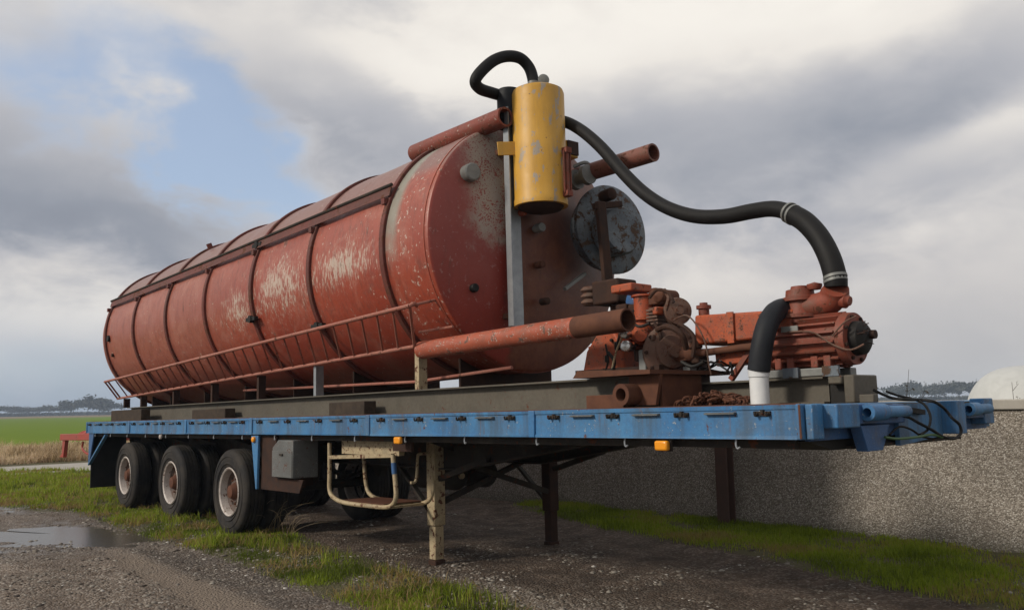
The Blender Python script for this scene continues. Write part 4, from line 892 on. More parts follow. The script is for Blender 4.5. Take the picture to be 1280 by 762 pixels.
# black clamps and small fittings on the flank
for i, an in ((2, .62), (2, 1.86), (1, 2.06)):
    p = onshell(-1.4946*i, math.pi/2-.92+an-.62+.62*.0 if False else (1.12 if an < 1 else an), .05); mb = MB(); mb.bar(p+Vector((-.12, 0, 0)), p+Vector((.13, 0, 0)), .05, .045); mb.cyl(p+Vector((0, -.035, 0)), p+Vector((0, .02, 0)), .045); mb.build('rib_clamp', 'black', tank, TK)
p = onshell(-8.78, 1.62, .0); MB().cyl(p+Vector((0, .02, 0)), p+Vector((0, -.035, 0)), .055).build('side_plug', 'black', tank, TK)
p = onshell(-8.72, 1.86, .0); MB().cyl(p+Vector((0, .02, 0)), p+Vector((0, -.025, 0)), .03).build('side_plug', 'rustdark', tank, TK)
p = onshell(-5.6, .62, .02); MB().bar(p, p+Vector((0, -.03, .07)), .04, .07).build('lifting_lug', 'rib', tank, TK)
# inclined rail along the lower flank, with rungs, stays and legs
U0, U1 = at(131, 477, .05), at(512, 382, .05); L0, L1 = at(147, 498, .33), at(518, 433, .33)
MB().tube([U0, U1], .020, 10, 1).build('outer_rail', 'pinkrail', tank); MB().tube([L0, L1], .020, 10, 1).build('inner_rail', 'pinkrail', tank)
NR = 33
for k in range(NR+1):
    t = k/NR; 
    if k in (1,): t = .018
    a, b_ = U0.lerp(U1, t), L0.lerp(L1, t); MB().tube([a, b_], .011 if 1 < k < NR else .014, 6, 1).build('rung', 'pinkrail', tank)
for i in range(7):
    xr = -4.36-1.4946*i; t = (xr-U0.x)/(U1.x-U0.x)
    if i == 0: t = 1.0
    if i == 6: t = .03
    a = U0.lerp(U1, t); MB().tube([a, a+Vector((.03, .40, .10))], .014, 6, 1).build('rail_stay', 'pinkrail', tank)
    a = L0.lerp(L1, t); MB().tube([a, a+Vector((.03, .36, .09))], .014, 6, 1).build('rail_stay', 'pinkrail', tank)
    x = a.x; w = .055 if i else .065
    mb = MB(); mb.box(x-w/2, x+w/2, .355, .37, ZB+.001, a.z-.015); mb.box(x+w/2-.012, x+w/2, .372, .45, ZB+.001, a.z-.015); mb.build('support_leg', 'cream' if i in (0,) else ('galv' if i == 1 else 'rustdark'), tank)
    mb = MB(); mb.prism([(x+.06, .80, ZB+.002), (x+.06, 2.0, ZB+.002), (x+.06, 2.0, .62), (x+.06, 1.7, .42), (x+.06, 1.1, .42), (x+.06, .80, .55)], (.03, 0, 0)); mb.build('saddle_plate', 'rustdark', tank)
MB().tube([at(305, 488, .62), at(520, 477, .62), at(640, 459, .62)], .016, 8, 1, False).build('lower_pipe', 'pinkrail', tank)
MB().tube([at(524, 415, .35), at(566, 408, .35)], .012, 6, 1).build('grab_bar', 'pinkrail', tank)
MB().tube([at(512, 382, .05), at(518, 379, .09), at(521, 382, .2)], .018, 8, 3).build('rail_hook', 'pinkrail', tank)
# big pipes
a, b_ = at(527, 437.5, .40), at(785, 399.5, .40)
MB().pipe(a, a.lerp(b_, .80), .083, .06).build('discharge_pipe', 'redpipe', tank); MB().pipe(a.lerp(b_, .8), b_, .0845, .072).build('pipe_end', 'rust', tank); MB().cyl(a+Vector((.0, 0, 0)), a+Vector((.01, 0, 0)), .08).build('pipe_cap', 'redpipe', tank)
a = at(519, 192, .84); b_ = at(632, 146, .84); MB().pipe(a, b_, .095, .075).build('top_pipe', 'toppipe', tank); MB().cyl(a+Vector((.01, 0, 0)), a+Vector((.02, 0, 0)), .09).build('pipe_cap', 'redpipe', tank)
mb = MB()
for f in (.2, .62): c = a.lerp(b_, f); mb.box(c.x-.03, c.x+.03, c.y-.06, c.y+.10, c.z-.16, c.z-.07)
mb.build('pipe_bracket', 'red', tank)
a, b_ = at(735, 215, 1.75), at(817, 190.5, 1.75); MB().pipe(a-Vector((.35, 0, .008)), b_, .085, .068).build('overflow_pipe', 'oldred', tank); MB().cyl(a-Vector((.3, 0, 0)), a-Vector((.2, 0, 0)), .066).build('pipe_plug', 'black', tank)
# post up the front end
p0 = at(645, 408, -3.46, 0); p1 = at(637, 138, -3.46, 0)
pt = MB(); dxy = Vector((0, 1, 0))
def post_sec(c): return [c+Vector((0, -.09, 0)), c+Vector((0, .09, 0)), c+Vector((.012, .09, 0)), c+Vector((.012, -.078, 0)), c+Vector((.075, -.078, 0)), c+Vector((.075, -.09, 0))]
A_ = post_sec(p0); B_ = post_sec(p1); pt.add(A_+B_, [tuple(range(6))[::-1], tuple(range(6, 12))]+[(i, (i+1) % 6, 6+(i+1) % 6, 6+i) for i in range(6)]); pt.build('mast_angle', 'galv', tank)
for zq in (.86, 1.7, 2.45): MB().box(-3.68, -3.463, p0.y-.05, p0.y+.05, zq, zq+.05).build('mast_bracket', 'rust', tank)
# fittings on the front end
def boss(px, py, x, r, L, mat, name='boss'):
    c = at(px, py, x, 0); MB().lathe(c-Vector((.14, 0, 0)), (1, -.12, 0), [(0, r*.75), (L*.55+.08, r*.75), (L*.55+.08, r), (L+.14, r), (L+.15, r*.85)], 22).build(name, mat, tank); return c
boss(586, 218, -3.66, .085, .10, 'greymetal'); boss(594, 360, -3.60, .04, .03, 'black'); boss(676, 285, -3.42, .045, .04, 'greymetal'); boss(600, 118-0, -3.8, .001, .001, 'black', 'tiny_plug') if False else None
a, b_ = at(706, 361, -3.38, 0), at(731, 342, -3.38, 0); MB().bar(a, b_, .04, .03).build('hinge_bar', 'greymetal', tank)
for px, py, mat in ((678, 330, 'rust'), (684, 376, 'rustdark'), (655, 265, 'redpipe')):
    c = at(px, py, -3.40, 0); MB().lathe(c-Vector((.08, 0, 0)), (1, 0, 0), [(0, .035), (.09, .035), (.1, .02)], 12).build('boss', mat, tank)
# vent stub on top
vb = Vector((-3.78, 1.02, 2.70)); c = at(636, 122, .98)
mb = MB(); mb.lathe((c.x, .98, c.z-.30), (0, 0, 1), [(0, .115), (.28, .115), (.33, .12), (.37, .105), (.385, .06), (.386, 0)], 24); mb.build('vent_stub', 'hosegrey', tank)
# hatch on the front end
hc = at(764, 287, -3.22, 0)
hd = Vector((1, -.10, .04)).normalized()
mb = MB(); mb.lathe(hc-hd*.18, hd, [(0, .38), (.14, .38), (.14, .448), (.19, .455), (.215, .425), (.225, .36), (.25, .20), (.255, 0)], 48); lid = mb.build('hatch_lid', 'lidblue', tank)
c2 = at(777, 287, -3.0, 0); MB().lathe(c2-hd*.16, hd, [(0, .245), (.15, .245), (.18, .225), (.19, 0)], 32).build('hatch_cover', 'lidblue', lid)
a, b_ = at(750, 252, -2.92, 0), at(760, 356, -2.92, 0); MB().bar(a, b_, .11, .05, (1, 0, 0)).build('clamp_arm', 'rustdark', lid, None, .008)
MB().bar(at(742, 258, -2.93, 0), at(776, 255, -2.93, 0), .06, .05, (1, 0, 0)).build('clamp_bridge', 'rustdark', lid, None, .008)
MB().lathe(at(762, 243, -2.97, 0)-hd*.1, hd, [(0, .06), (.14, .06), (.16, .03)], 10).build('clamp_screw', 'rustdark', lid)
# gate valve by the overflow pipe
a = at(722, 222, -3.25, 0); mb = MB(); mb.lathe(a-Vector((.05, 0, .02)), (1, 0, .1), [(0, .10), (.05, .10), (.05, .06), (.16, .06), (.16, .10), (.21, .10)], 18); mb.tube([a+Vector((0, -.05, .10)), a+Vector((.08, .05, .14)), a+Vector((.05, .16, .06))], .02, 6); mb.build('gate_valve', 'greymetal', tank)

# ------------------------------------------------------------------ yellow moisture trap on the mast
yt = at(672, 112, -3.25, 0); yb_ = at(672, 258, -3.25, 0)
yb = Vector((yt.x, yt.y+.0, yb_.z)); ax = Vector((0, 0, 1)); Hh = yt.z-yb.z
tp = thing('moisture_trap', 'scratched yellow upright cylinder clamped high on the galvanised mast', 'cylinder', yb)
RYL = .25
MB().lathe(yb, ax, [(.0, RYL-.02), (.0, RYL+.004), (.05, RYL+.006), (.06, RYL), (Hh-.06, RYL), (Hh-.025, RYL-.012), (Hh-.005, RYL-.05), (Hh, RYL-.1), (Hh, 0)], 48).build('body', 'yellow', tp)
MB().lathe(yb, ax, [(.012, RYL-.021), (-.03, RYL-.06), (-.055, RYL-.16), (-.06, 0)], 40).build('bottom_dish', 'rustdark', tp)
mb = MB(); sgx = .165; gx = Vector((.21, -.12, 0)) 
g1 = yb+Vector((.275, .09, .09)); g0 = g1+Vector((0, 0, .40))
mb.cyl(g0, g1, .02); mb.box(g0.x-.05, g0.x+.03, g0.y-.035, g0.y+.035, g0.z-.02, g0.z+.03); mb.box(g1.x-.05, g1.x+.03, g1.y-.035, g1.y+.035, g1.z-.03, g1.z+.02)
mb.bar(g0+Vector((.0, -.04, 0)), g1+Vector((0, -.04, 0)), .014, .014); mb.bar(g0+Vector((0, .04, 0)), g1+Vector((0, .04, 0)), .014, .014); mb.build('sight_glass', 'pumpred', tp)
b0 = at(622, 186, -3.40, 0); b1 = at(648, 186, -3.34, 0); MB().bar(b0, b1+Vector((.04, .02, 0)), .012, .13).build('clamp_band', 'yellow', tp, None, .004)
b0 = at(715, 180, -3.30, 0); mb = MB(); mb.box(b0.x-.10, b0.x+.02, b0.y-.10, b0.y+.06, b0.z-.14, b0.z+.02); mb.build('clamp_band', 'yellow', tp, None, .006); MB().box(b0.x+.022, b0.x+.04, b0.y-.09, b0.y+.05, b0.z-.12, b0.z+.015).build('clamp_plate', 'rustdark', tp)
# gauge and valve on top
gq = at(680, 101, yt.x+.05, 0)
MB().cyl((gq.x, gq.y-.02, yt.z-.01), (gq.x, gq.y-.02, gq.z-.03), .013).build('gauge_stem', 'greymetal', tp); MB().lathe(gq+Vector((-.02, 0, 0)), (1, -.55, 0), [(0, .05), (.025, .055), (.045, .055), (.05, .045), (.052, 0)], 20).build('gauge', 'greymetal', tp)
nq = at(667, 112, yt.x, 0); MB().cyl((nq.x, nq.y, yt.z-.02), (nq.x, nq.y, yt.z+.06), .055).build('neck', 'greymetal', tp)
# small hose looping from the trap to the vent
pts = [(667, 110), (666, 98), (661, 84), (650, 73), (634, 70.5), (617, 76), (601, 90), (594, 102), (600, 111), (614, 116), (628, 120)]
ys = [nq.y]*4+[nq.y-.02, nq.y-.06, nq.y-.10, nq.y-.12, nq.y-.10, nq.y-.06, nq.y-.02]
P = []
for (px, py), t in zip(pts, np.linspace(0, 1, len(pts))):
    P.append(at(px, py, yt.x-.0-.42*float(t)*.75, 0))
hs = MB(); hs.tube(P, .055, 14, 6); hs.single('vent_hose', 'hose', P[0], 'short black rubber hose looping over from the yellow cylinder to the vent', 'hose')
# large suction hose from the trap to the pump
pts = [(690, 150), (708, 153), (728, 164), (752, 185), (780, 217), (806, 242), (835, 260), (868, 270), (905, 270.5), (940, 264), (966, 261), (987, 266), (1006, 277), (1024, 297), (1037, 322), (1044, 346), (1045, 358)]
xs0, xs1 = yt.x-.02, -.30
P = []; m = len(pts)
for k, (px, py) in enumerate(pts):
    t = k/(m-1); xpl = (xs0 + (xs1-xs0)*t)
    # y plane moves smoothly from the trap to the pump
    yp = 1.42+(0.92-1.42)*min(1, max(0, (t-.05)/.85)); P.append(at(px, py, yp))
hs = thing('suction_hose', 'long thick black rubber hose sweeping from the yellow cylinder down to the red pump', 'hose', P[-1])
MB().tube(P[:13], [.056]*8+[.058]*5, 16, 6).build('hose', 'hose', hs); MB().tube(P[11:], [.069, .071, .072, .072, .072, .072], 16, 6).build('hose_sleeve', 'hose', hs)
def band(c, d, r, nm='hose_clip'): MB().lathe(c-d*.009, d, [(0, r), (.018, r)], 20).build(nm, 'greymetal', hs)
band(P[11], (P[12]-P[10]).normalized(), .0735); band(P[11]+(P[12]-P[11])*.25, (P[12]-P[10]).normalized(), .0735); band(P[15], (P[16]-P[14]).normalized(), .0755); band(P[15]+(P[16]-P[15])*.4, (P[16]-P[14]).normalized(), .0755)

# ------------------------------------------------------------------ engine and slurry pump behind the gusset
YE = .95
def e(px, py, y=YE): return at(px, py, y)
en = thing('engine_unit', 'orange-red engine and gearbox with filters and a pulley on the rusty bearer', 'engine', (e(800, 470).x, YE, .28))
c = e(775, 446); MB().prism([(e(750, 468).x, .74, e(750, 468).z), (e(802, 468).x, .74, e(750, 468).z), (e(800, 432).x, .74, e(800, 432).z), (e(790, 415).x, .74, e(790, 415).z), (e(768, 418).x, .74, e(768, 418).z), (e(755, 440).x, .74, e(755, 440).z)], (0, .42, 0)).build('crankcase', 'orange', en, None, .02)
p = e(806, 405); cyl = MB(); cyl.lathe((p.x, .95, e(806, 432).z), (0, 0, 1), [(0, .10), (.05, .10), (.055, .13), (.075, .13), (.08, .105), (.19, .105), (.195, .135), (.215, .135), (.22, .08), (.38, .08), (.385, .10), (.40, .10)], 24); cyl.build('valve_column', 'orange', en)
a = e(793, 361); MB().box(a.x-.12, a.x+.10, .80, 1.05, a.z-.035, a.z+.03).build('head_slab', 'orange', en, None, .012)
for px, py, r in ((783, 418, .035), (785, 433, .043)):
    q = e(px, py, .68); MB().lathe(q, (.5, -1, 0), [(-.1, r*.8), (0, r), (.07, r), (.08, r*.8), (.085, 0)], 18).build('filter', 'chrome', en)
q = e(800, 420, .72); MB().lathe(q, (.7, -.7, 0), [(-.08, .06), (.02, .06), (.04, .045), (.08, .045), (.085, 0)], 18).build('oil_filler', 'orange', en)
q = e(838, 440, .85); MB().lathe(q, (.85, -.5, 0), [(-.22, .15), (-.05, .17), (-.04, .205), (.0, .21), (.02, .19), (.03, .13), (.06, .12), (.07, .05), (.12, .045), (.12, 0)], 36).build('flywheel_housing', 'oldiron', en)
for k in range(10):
    a = k*math.pi/5; dx = Vector((.85, -.5, 0)).normalized(); e1 = dx.cross(Vector((0, 0, 1))).normalized(); c = q+dx*.012+(e1*math.cos(a)+Vector((0, 0, 1))*math.sin(a))*.195; MB().lathe(c, dx, [(-.01, .013), (.02, .013), (.021, 0)], 6).build('housing_bolt', 'rustdark', en)
q = e(847, 389, .9); MB().lathe(q, (.8, -.6, 0), [(-.06, .10), (-.02, .105), (-.015, .085), (.005, .085), (.01, .105), (.03, .10), (.04, .03), (.07, .03), (.07, 0)], 28).build('pulley', 'oldiron', en)
mb = MB(); a = e(828, 376, 1.0); mb.box(a.x-.11, a.x+.06, .92, 1.12, a.z-.03, a.z+.06); mb.lathe(a+Vector((.04, 0, .03)), (0, -1, 0), [(-.1, .055), (.1, .055), (.11, .04), (.13, 0)], 16); mb.lathe(a+Vector((-.07, 0, .05)), (0, 0, 1), [(0, .05), (.03, .05), (.035, .03), (.06, .03)], 12); mb.build('intake_manifold', 'rust', en, None, .008)
mb = MB(); a = e(826, 398, .9); 
for k in range(5): mb.box(a.x-.06, a.x+.05, .80, .98, a.z-.05+k*.026, a.z-.035+k*.026)
mb.box(a.x-.045, a.x+.035, .815, .965, a.z-.06, a.z+.08); mb.build('finned_cover', 'oldiron', en)
a = e(800, 447, .72); MB().box(a.x-.0, a.x+.07, .70, .9, a.z-.12, a.z+.06).build('mounting_foot', 'greymetal', en, None, .008)
a = e(745, 440, .8); mb = MB(); mb.lathe(a-Vector((0, 0, .16)), (0, 0, 1), [(0, .02), (.09, .02), (.09, .045), (.18, .05), (.19, .06), (.205, .06), (.21, 0)], 16); mb.build('injector', 'orange', en)
a = e(760, 423, .85); MB().box(a.x-.13, a.x+.08, .78, 1.0, a.z-.035, a.z+.04).build('rocker_box', 'rustdark', en, None, .01)
a = e(738, 372, 1.2); mb = MB(); 
for k in range(3): mb.lathe(a+Vector((0, 0, -.07+k*.055)), (0, 0, 1), [(0, .06), (.02, .085), (.035, .085), (.055, .06)], 16)
mb.build('bellows', 'oldiron', en)
a = e(765, 365, 1.25); MB().box(a.x-.15, a.x+.16, 1.15, 1.4, a.z-.11, a.z+.10).build('air_box', 'rustdark', en, None, .02)
q = e(765, 365, 1.25); MB().tube([(q.x+.1, 1.28, q.z-.11), (q.x+.12, 1.26, q.z-.2), (q.x+.25, 1.22, q.z-.28), (q.x+.42, 1.18, q.z-.30)], .06, 12).build('intake_pipe', 'rustdark', en); MB().box(q.x-.02, q.x+.05, 1.24, 1.32, .0, q.z-.112).build('air_box_post', 'rustdark', en); MB().bar((q.x-.13, 1.2, q.z-.03), (e(738, 372, 1.2).x+.02, 1.2, e(738, 372, 1.2).z-.02), .05, .05).build('bellows_stem', 'oldiron', en)
a = e(796, 375, 1.15); MB().lathe(a, (0, -1, .2), [(-.1, .085), (.04, .085), (.05, .07), (.06, 0)], 20).build('drum', 'blue_dark', en)
a = e(800, 380, 1.1); MB().box(a.x-.2, a.x+.2, 1.02, 1.35, .26, a.z).build('engine_block', 'rustdark', en, None, .02)
MB().tube([e(765, 462, .70), e(770, 440, .66), e(778, 420, .66), e(782, 405, .7)], .008, 6).build('fuel_line', 'cream', en)
MB().tube([e(756, 466, .72), e(760, 450, .7), e(757, 430, .72)], .008, 6).build('fuel_line', 'black', en)
MB().tube([e(822, 412, .72), e(835, 408, .66), e(852, 418, .68), e(858, 436, .74)], .022, 8).build('coolant_hose', 'rustdark', en)
for yq in (.74, 1.3): MB().bar((e(745, 468).x, yq, .285), (e(850, 468).x, yq, .285), .06, .06).build('engine_bed', 'rustdark', en)
for px in (838, 862): a = e(px, 475, .9); MB().box(a.x-.03, a.x+.03, .87, .95, .01, a.z+.10).build('stand_leg', 'greymetal', en)
rs = random.Random(12)
for k, (pts_, r_, m_) in enumerate([
    ([(812, 372), (822, 362), (836, 366), (842, 378)], .012, 'rustdark'), ([(786, 396), (792, 404), (800, 408), (812, 404)], .012, 'black'),
    ([(818, 404), (826, 420), (822, 440), (812, 455)], .014, 'rustdark'), ([(760, 440), (768, 452), (764, 466)], .013, 'black'),
    ([(848, 404), (860, 412), (868, 424), (866, 446)], .016, 'rustdark'), ([(852, 452), (866, 458), (880, 452)], .014, 'black'),
    ([(792, 388), (784, 396), (776, 412), (772, 430)], .010, 'black'), ([(830, 362), (836, 372), (832, 388)], .016, 'oldiron')]):
    MB().tube([e(px, py, .70+.03*(k % 3)) for px, py in pts_], r_, 8).build('engine_hose', m_, en)
for px, py, yq, w_, h_, m_ in ((770, 432, .72, .05, .07, 'black'), (757, 448, .72, .035, .06, 'black'), (812, 422, .70, .06, .05, 'oldiron'), (795, 444, .70, .05, .09, 'rustdark'), (818, 388, .76, .05, .06, 'orange'), (776, 386, 1.0, .12, .08, 'rustdark'), (862, 430, .78, .06, .06, 'oldiron'), (868, 448, .82, .07, .07, 'rustdark')):
    a = e(px, py, yq); MB().box(a.x-w_/2, a.x+w_/2, yq, yq+.12, a.z-h_/2, a.z+h_/2).build('engine_fitting', m_, en, None, .012)
for px, py in ((756, 462), (765, 425), (778, 462), (790, 462), (796, 430)):
    a = e(px, py, .738); MB().lathe(a, (0, -1, 0), [(-.01, .014), (.016, .014), (.017, 0)], 6).build('crankcase_bolt', 'rustdark', en)
# long orange drive guard and shaft
dg = thing('drive_guard', 'long orange sheet-metal guard over the drive shaft between engine and pump', 'machine guard', (e(925, 470).x, 1.0, 0))
a0_, a1_, a2_, a3_ = e(868, 394, .84), e(990, 386, .84), e(990, 419, .84), e(868, 431, .84)
MB().prism([a0_, a1_, a2_, a3_], (0, .34, 0)).build('guard_box', 'orange', dg, None, .015)
s0, s1, s2, s3 = e(909, 390, .835), e(917, 389.5, .835), e(919, 428, .835), e(911, 429, .835)
MB().prism([s0, s1, s2, s3], (0, -.014, 0)).build('guard_strap', 'orange', dg)
MB().prism([e(893, 440, .9), e(938, 434, .9), e(938, 452, .9), e(895, 458, .9)], (0, .22, 0)).build('lower_guard', 'orange', dg, None, .01)
MB().tube([e(845, 444, .85), e(885, 440, .85), e(930, 434, .85), e(970, 431, .85)], [.05, .026, .026, .035], 14, 2, False).build('drive_shaft', 'rust', dg)
mb = MB(); q = e(858, 442, .85); 
for dz in (-.04, .04): mb.bar(q+Vector((-.06, 0, dz)), q+Vector((.08, 0, dz*.6)), .05, .03)
mb.lathe(q+Vector((.04, 0, 0)), (1, 0, 0), [(-.02, .06), (.02, .065), (.05, .05)], 12); mb.build('universal_joint', 'rust', dg)
q = e(880, 391, .98); MB().lathe(q, (0, 0, 1), [(-.03, .04), (.03, .04), (.03, .055), (.055, .055), (.06, .03), (.075, .03)], 14).build('filler_cap', 'pumpred', dg)
MB().tube([e(842, 400, .8), e(858, 394, .74), e(872, 408, .74), e(882, 430, .76), e(886, 455, .78), e(889, 468, .8)], .006, 6).build('cable', 'oldiron', dg)
MB().bar(e(914, 474, .9), e(938, 438, .9), .035, .035).build('diagonal_brace', 'pumpred', dg)
mb = MB(); rs = random.Random(5)
for k in range(7):
    q = [e(878+rs.uniform(-6, 40), 440+rs.uniform(8, 30), .9+rs.uniform(-.1, .1)) for _ in range(4)]; q.sort(key=lambda p_: p_.x); mb.tube(q, .007, 5, 4)
mb.build('loose_wiring', 'black', dg)
for px in (872, 965): a = e(px, 450, 1.0); MB().box(a.x-.03, a.x+.03, .97, 1.10, .0, a.z+.02).build('guard_leg', 'rustdark', dg)

# ------------------------------------------------------------------ vacuum pump
vp = thing('vacuum_pump', 'dull red finned vacuum pump with a flanged inlet on grey bearers', 'pump', (-.35, YE, 0))
pc = e(968, 430); pe = e(1070, 424); xa, xb, zc = pc.x, pe.x, (pc.z+pe.z)/2; RP = .165
mb = MB(); pr = [(0, .10), (.01, RP), (.03, RP)]; Lp = xb-xa; nf = 9
for k in range(nf):
    x = .04+k*(Lp-.08)/nf; pr += [(x, RP*.86), (x+.022, RP*.86), (x+.026, RP), (x+.040, RP)]
pr += [(Lp-.03, RP), (Lp, RP*.95), (Lp, 0)]
# fins run lengthways as well: ribs along the barrel
mb.lathe((xa, YE, zc), (1, 0, 0), [(0, RP*.9), (0, RP), (.05, RP), (.055, RP*.88), (Lp-.06, RP*.88), (Lp-.055, RP*1.03), (Lp, RP*1.0), (Lp, RP*.5), (Lp, 0)], 40); mb.build('barrel', 'pumpred', vp)
for k in range(18):
    a = k*2*math.pi/18+.1; d_ = Vector((0, math.cos(a), math.sin(a))); MB().bar(Vector((xa+.056, YE, zc))+d_*RP*.93, Vector((xa+Lp-.061, YE, zc))+d_*RP*.93, .012, .05, d_).build('fin', 'pumpred', vp)
for k in range(8): a = k*math.pi/4+.3; MB().lathe((xa+Lp, YE+math.cos(a)*RP*.85, zc+math.sin(a)*RP*.85), (1, 0, 0), [(0, .012), (.014, .012), (.015, 0)], 6).build('end_bolt', 'rustdark', vp)
MB().lathe((xb+.001, YE, zc), (1, 0, 0), [(0, .11), (.05, .105), (.07, .08), (.075, 0)], 24).build('end_cover', 'black', vp); MB().lathe((xb+.076, YE+.05, zc+.02), (1, 0, 0), [(0, .03), (.03, .028), (.032, 0)], 12).build('shaft_nut', 'rustdark', vp)
q = e(1002, 400); mb = MB(); zt0 = zc+RP*.8; zt1 = e(1002, 366).z
mb.lathe((q.x, YE, zt0), (0, 0, 1), [(0, .11), (zt1-zt0-.06, .085), (zt1-zt0-.055, .115), (zt1-zt0-.03, .115), (zt1-zt0-.025, .095), (zt1-zt0+.02, .09), (zt1-zt0+.025, .06), (zt1-zt0+.045, .055), (zt1-zt0+.046, 0)], 26); mb.build('inlet_column', 'pumpred', vp)
mb = MB(); c0 = e(1000, 392); mb.lathe((q.x, YE, e(1000, 398).z), (0, 0, 1), [(0, .13), (.025, .13)], 26); mb.build('flange', 'pumpred', vp)
q2 = e(1040, 376); mb = MB(); mb.tube([(q.x, YE, q2.z-.02), (q2.x-.04, YE, q2.z-.01), (q2.x+.02, YE, q2.z+.04), (P[-1].x, P[-1].y, P[-1].z-.01)], [.07, .085, .09, .078], 18, 6); mb.lathe((q2.x+.05, YE, q2.z), (1, 0, -.2), [(0, .05), (.05, .05), (.06, .035), (.075, .03), (.076, 0)], 14); mb.build('elbow', 'pumpred', vp)
q3 = e(985, 385); MB().tube([(q.x-.02, YE, q3.z+.0), (q3.x, YE, q3.z), (q3.x-.03, YE, q3.z)], [.06, .06, .058], 16, 3, False).build('outlet_spigot', 'pumpred', vp)
q4 = e(1018, 356); MB().lathe((q4.x, YE, q4.z-.03), (0, 0, 1), [(0, .04), (.02, .05), (.035, .05), (.04, .03), (.05, 0)], 14).build('relief_cap', 'pumpred', vp)
q5 = e(987, 411, .78); MB().box(q5.x-.06, q5.x+.06, .775, .785, q5.z-.018, q5.z+.018).build('name_plate', 'greymetal', vp)
for px in (985, 1000, 1030, 1046): a = e(px, 456); MB().box(a.x-.02, a.x+.03, .82, 1.08, .23, zc-RP*.6).build('foot', 'pumpred', vp, None, .006)
MB().box(xa-.05, e(1056, 460).x, .80, .88, .175, .228).build('bearer', 'greymetal', vp, None, .006); MB().box(xa-.05, e(1056, 460).x, 1.02, 1.10, .175, .228).build('bearer', 'greymetal', vp, None, .006)
for px in (990, 1040): a = e(px, 464, .79); MB().box(a.x-.06, a.x+.05, .775, .798, .17, .235).build('pad', 'lidblue', vp)
mb = MB(); a, b_ = e(1045, 470, .85), e(1072, 470, .85); mb.box(a.x-.02, b_.x-.071, .78, 1.12, .12, .174); mb.build('plinth_slab', 'beam', vp, None, .01); MB().box(b_.x-.07, b_.x, .80, 1.10, .0, .174).build('plinth_block', 'beam', vp, None, .01)
a, b_ = e(1038, 490, .86), e(1073, 490, .86); MB().box(a.x, b_.x, .86, 1.08, .0, .118).build('dark_box', 'black', vp)
a = e(1085, 498, .75); MB().box(a.x-.05, a.x+.04, .74, .79, .0, .05).build('terminal_box', 'beam', vp, None, .005)
MB().tube([e(985, 415, .77), e(1015, 415, .76), e(1040, 430, .77), e(1062, 437, .78), e(1080, 430, .82)], .006, 6).build('cable', 'oldiron', vp); MB().tube([e(1040, 420, .77), e(1055, 403, .77), e(1070, 395, .82)], .005, 6).build('cable', 'oldiron', vp)
mb = MB(); rs = random.Random(9)
for k in range(14): s_ = Vector((xb+.03, YE+rs.uniform(-.09, .05), zc+rs.uniform(-.05, .10))); mb.tube([s_, s_+Vector((rs.uniform(.04, .09), rs.uniform(-.02, .04), rs.uniform(-.02, .04)))], .004, 4, 1)
mb.build('frayed_lagging', 'rustdark', vp)
# black elbow hose dropping into a white pipe
pts = [(993, 385), (980, 384.5), (969, 390), (961, 402), (955, 420), (951, 442), (948.5, 463)]
P2 = [at(px, py, yq) for (px, py), yq in zip(pts, (YE, .90, .78, .68, .62, .60, .60))]
MB().tube(P2, [.060, .066, .069, .070, .070, .071, .072], 18, 6).single('elbow_hose', 'hosegrey', P2[-1], 'short fat dark grey rubber elbow hose from the pump into the white pipe', 'hose')
w0 = at(948, 462, .60); YE2 = .60; pv = thing('drain_pipe', 'short upright white plastic pipe under the rubber elbow on the deck', 'pipe', (w0.x, YE2, 0))
MB().pipe((w0.x, YE2, .0), (w0.x, YE2, w0.z+.01), .061, .054).build('pipe', 'pvc', pv); MB().pipe((w0.x, YE2, w0.z-.045), (w0.x, YE2, w0.z+.015), .067, .062).build('collar', 'pvc', pv)
# rusty chain heap
mb = MB(); rs = random.Random(3)
c0 = e(893, 500, .55)
for k in range(110):
    cx = c0.x+max(-.22, min(.22, rs.gauss(0, .12))); cy = .55+max(-.12, min(.12, rs.gauss(0, .08))); hz = max(.0, .075*(1-abs(cx-c0.x)/.34)); cz = .012+rs.random()*hz
    u = Vector((rs.gauss(0, 1), rs.gauss(0, 1), rs.gauss(0, .45))).normalized(); v = u.orthogonal().normalized(); v.rotate(Matrix.Rotation(rs.uniform(0, 6.28), 3, u)); pts = []
    for q in range(10):
        a = q*2*math.pi/10; pts.append(Vector((cx, cy, cz))+u*math.cos(a)*.035+v*math.sin(a)*.022)
    for q in range(10): mb.tube([pts[q], pts[(q+1) % 10]], .008, 5, 1)
for v_ in mb.v: v_.z = max(v_.z, .001)
mb.single('chain_heap', 'rust', (c0.x, .55, 0), 'small heap of rusty brown chain on the deck between engine and white pipe', 'chain')
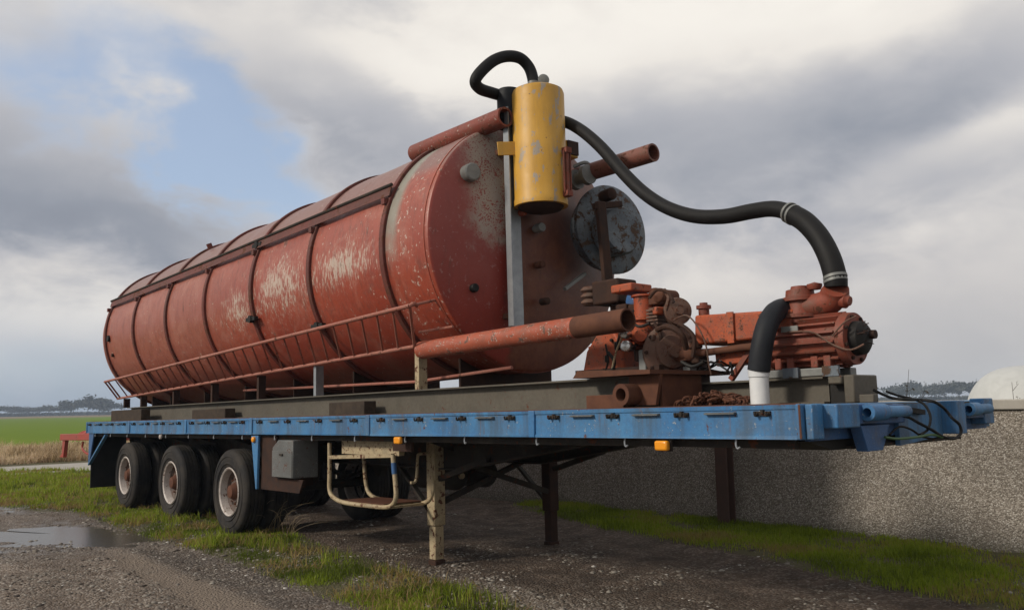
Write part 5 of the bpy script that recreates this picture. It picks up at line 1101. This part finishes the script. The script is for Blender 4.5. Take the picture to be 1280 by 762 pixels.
# loose air lines hanging over the front end
def fx(px, py, x=.16): return at(px, py, x, 0)
al = thing('air_lines', 'tangle of black air lines with one green line hanging over the trailer front', 'cables', (.1, 1.2, 0))
MB().tube([at(1092, 487, .95), at(1102, 492, 1.0), at(1115, 497, 1.1), fx(1130, 499, .05), fx(1150, 499.5, .08), fx(1168, 502), fx(1181, 511), fx(1190, 522, .2), fx(1199, 530, .22), fx(1201, 541, .22), fx(1192, 548, .22), fx(1178, 545, .2), fx(1165, 537, .18), fx(1148, 528, .14), fx(1135, 521, .1), fx(1118, 517, .06)], .0095, 8).build('air_line', 'hose', al)
MB().tube([at(1108, 489, 1.1), at(1122, 494, 1.2), fx(1140, 498, .03), fx(1155, 505, .12), fx(1163, 520, .16), fx(1160, 536, .16), fx(1150, 543, .16)], .008, 8).build('air_line', 'hose', al)
MB().tube([fx(1106, 546, .12), fx(1122, 548, .14), fx(1145, 546, .16), fx(1165, 543, .18), fx(1178, 546, .2)], .008, 8).build('green_line', 'greencable', al)
MB().tube([fx(1112, 543, .10), fx(1124, 533, .12), fx(1138, 536, .13), fx(1152, 545, .15), fx(1166, 548, .17)], .007, 8).build('air_line', 'hose', al)
MB().cyl(fx(1114, 515, .07), fx(1122, 518, .09), .02).build('coupling_head', 'rust', al); MB().bar(fx(1128, 511, .05), fx(1152, 515, .05), .05, .03).build('coupling_head', 'black', al)
# ------------------------------------------------------------------ moist air: far things fade to blue-grey
def haze():
    m = bpy.data.materials.new('haze'); m.use_nodes = True; nt = m.node_tree; nt.nodes.clear()
    v = N(nt, 'ShaderNodeVolumePrincipled', {'Color': (0.60, 0.74, 0.95, 1), 'Density': 0.0006}); o = N(nt, 'ShaderNodeOutputMaterial'); nt.links.new(v.outputs[0], o.inputs['Volume'])
    MATS['haze'] = m
    ob = bpy.data.objects.new('haze', MB().box(-1950, 1950, -1950, 1950, -1.2, 14).mesh('haze', 'haze')); COL.objects.link(ob); ob['kind'] = 'stuff'
    ob['label'] = 'thin moist haze over the far fields'; ob['category'] = 'haze'
haze()
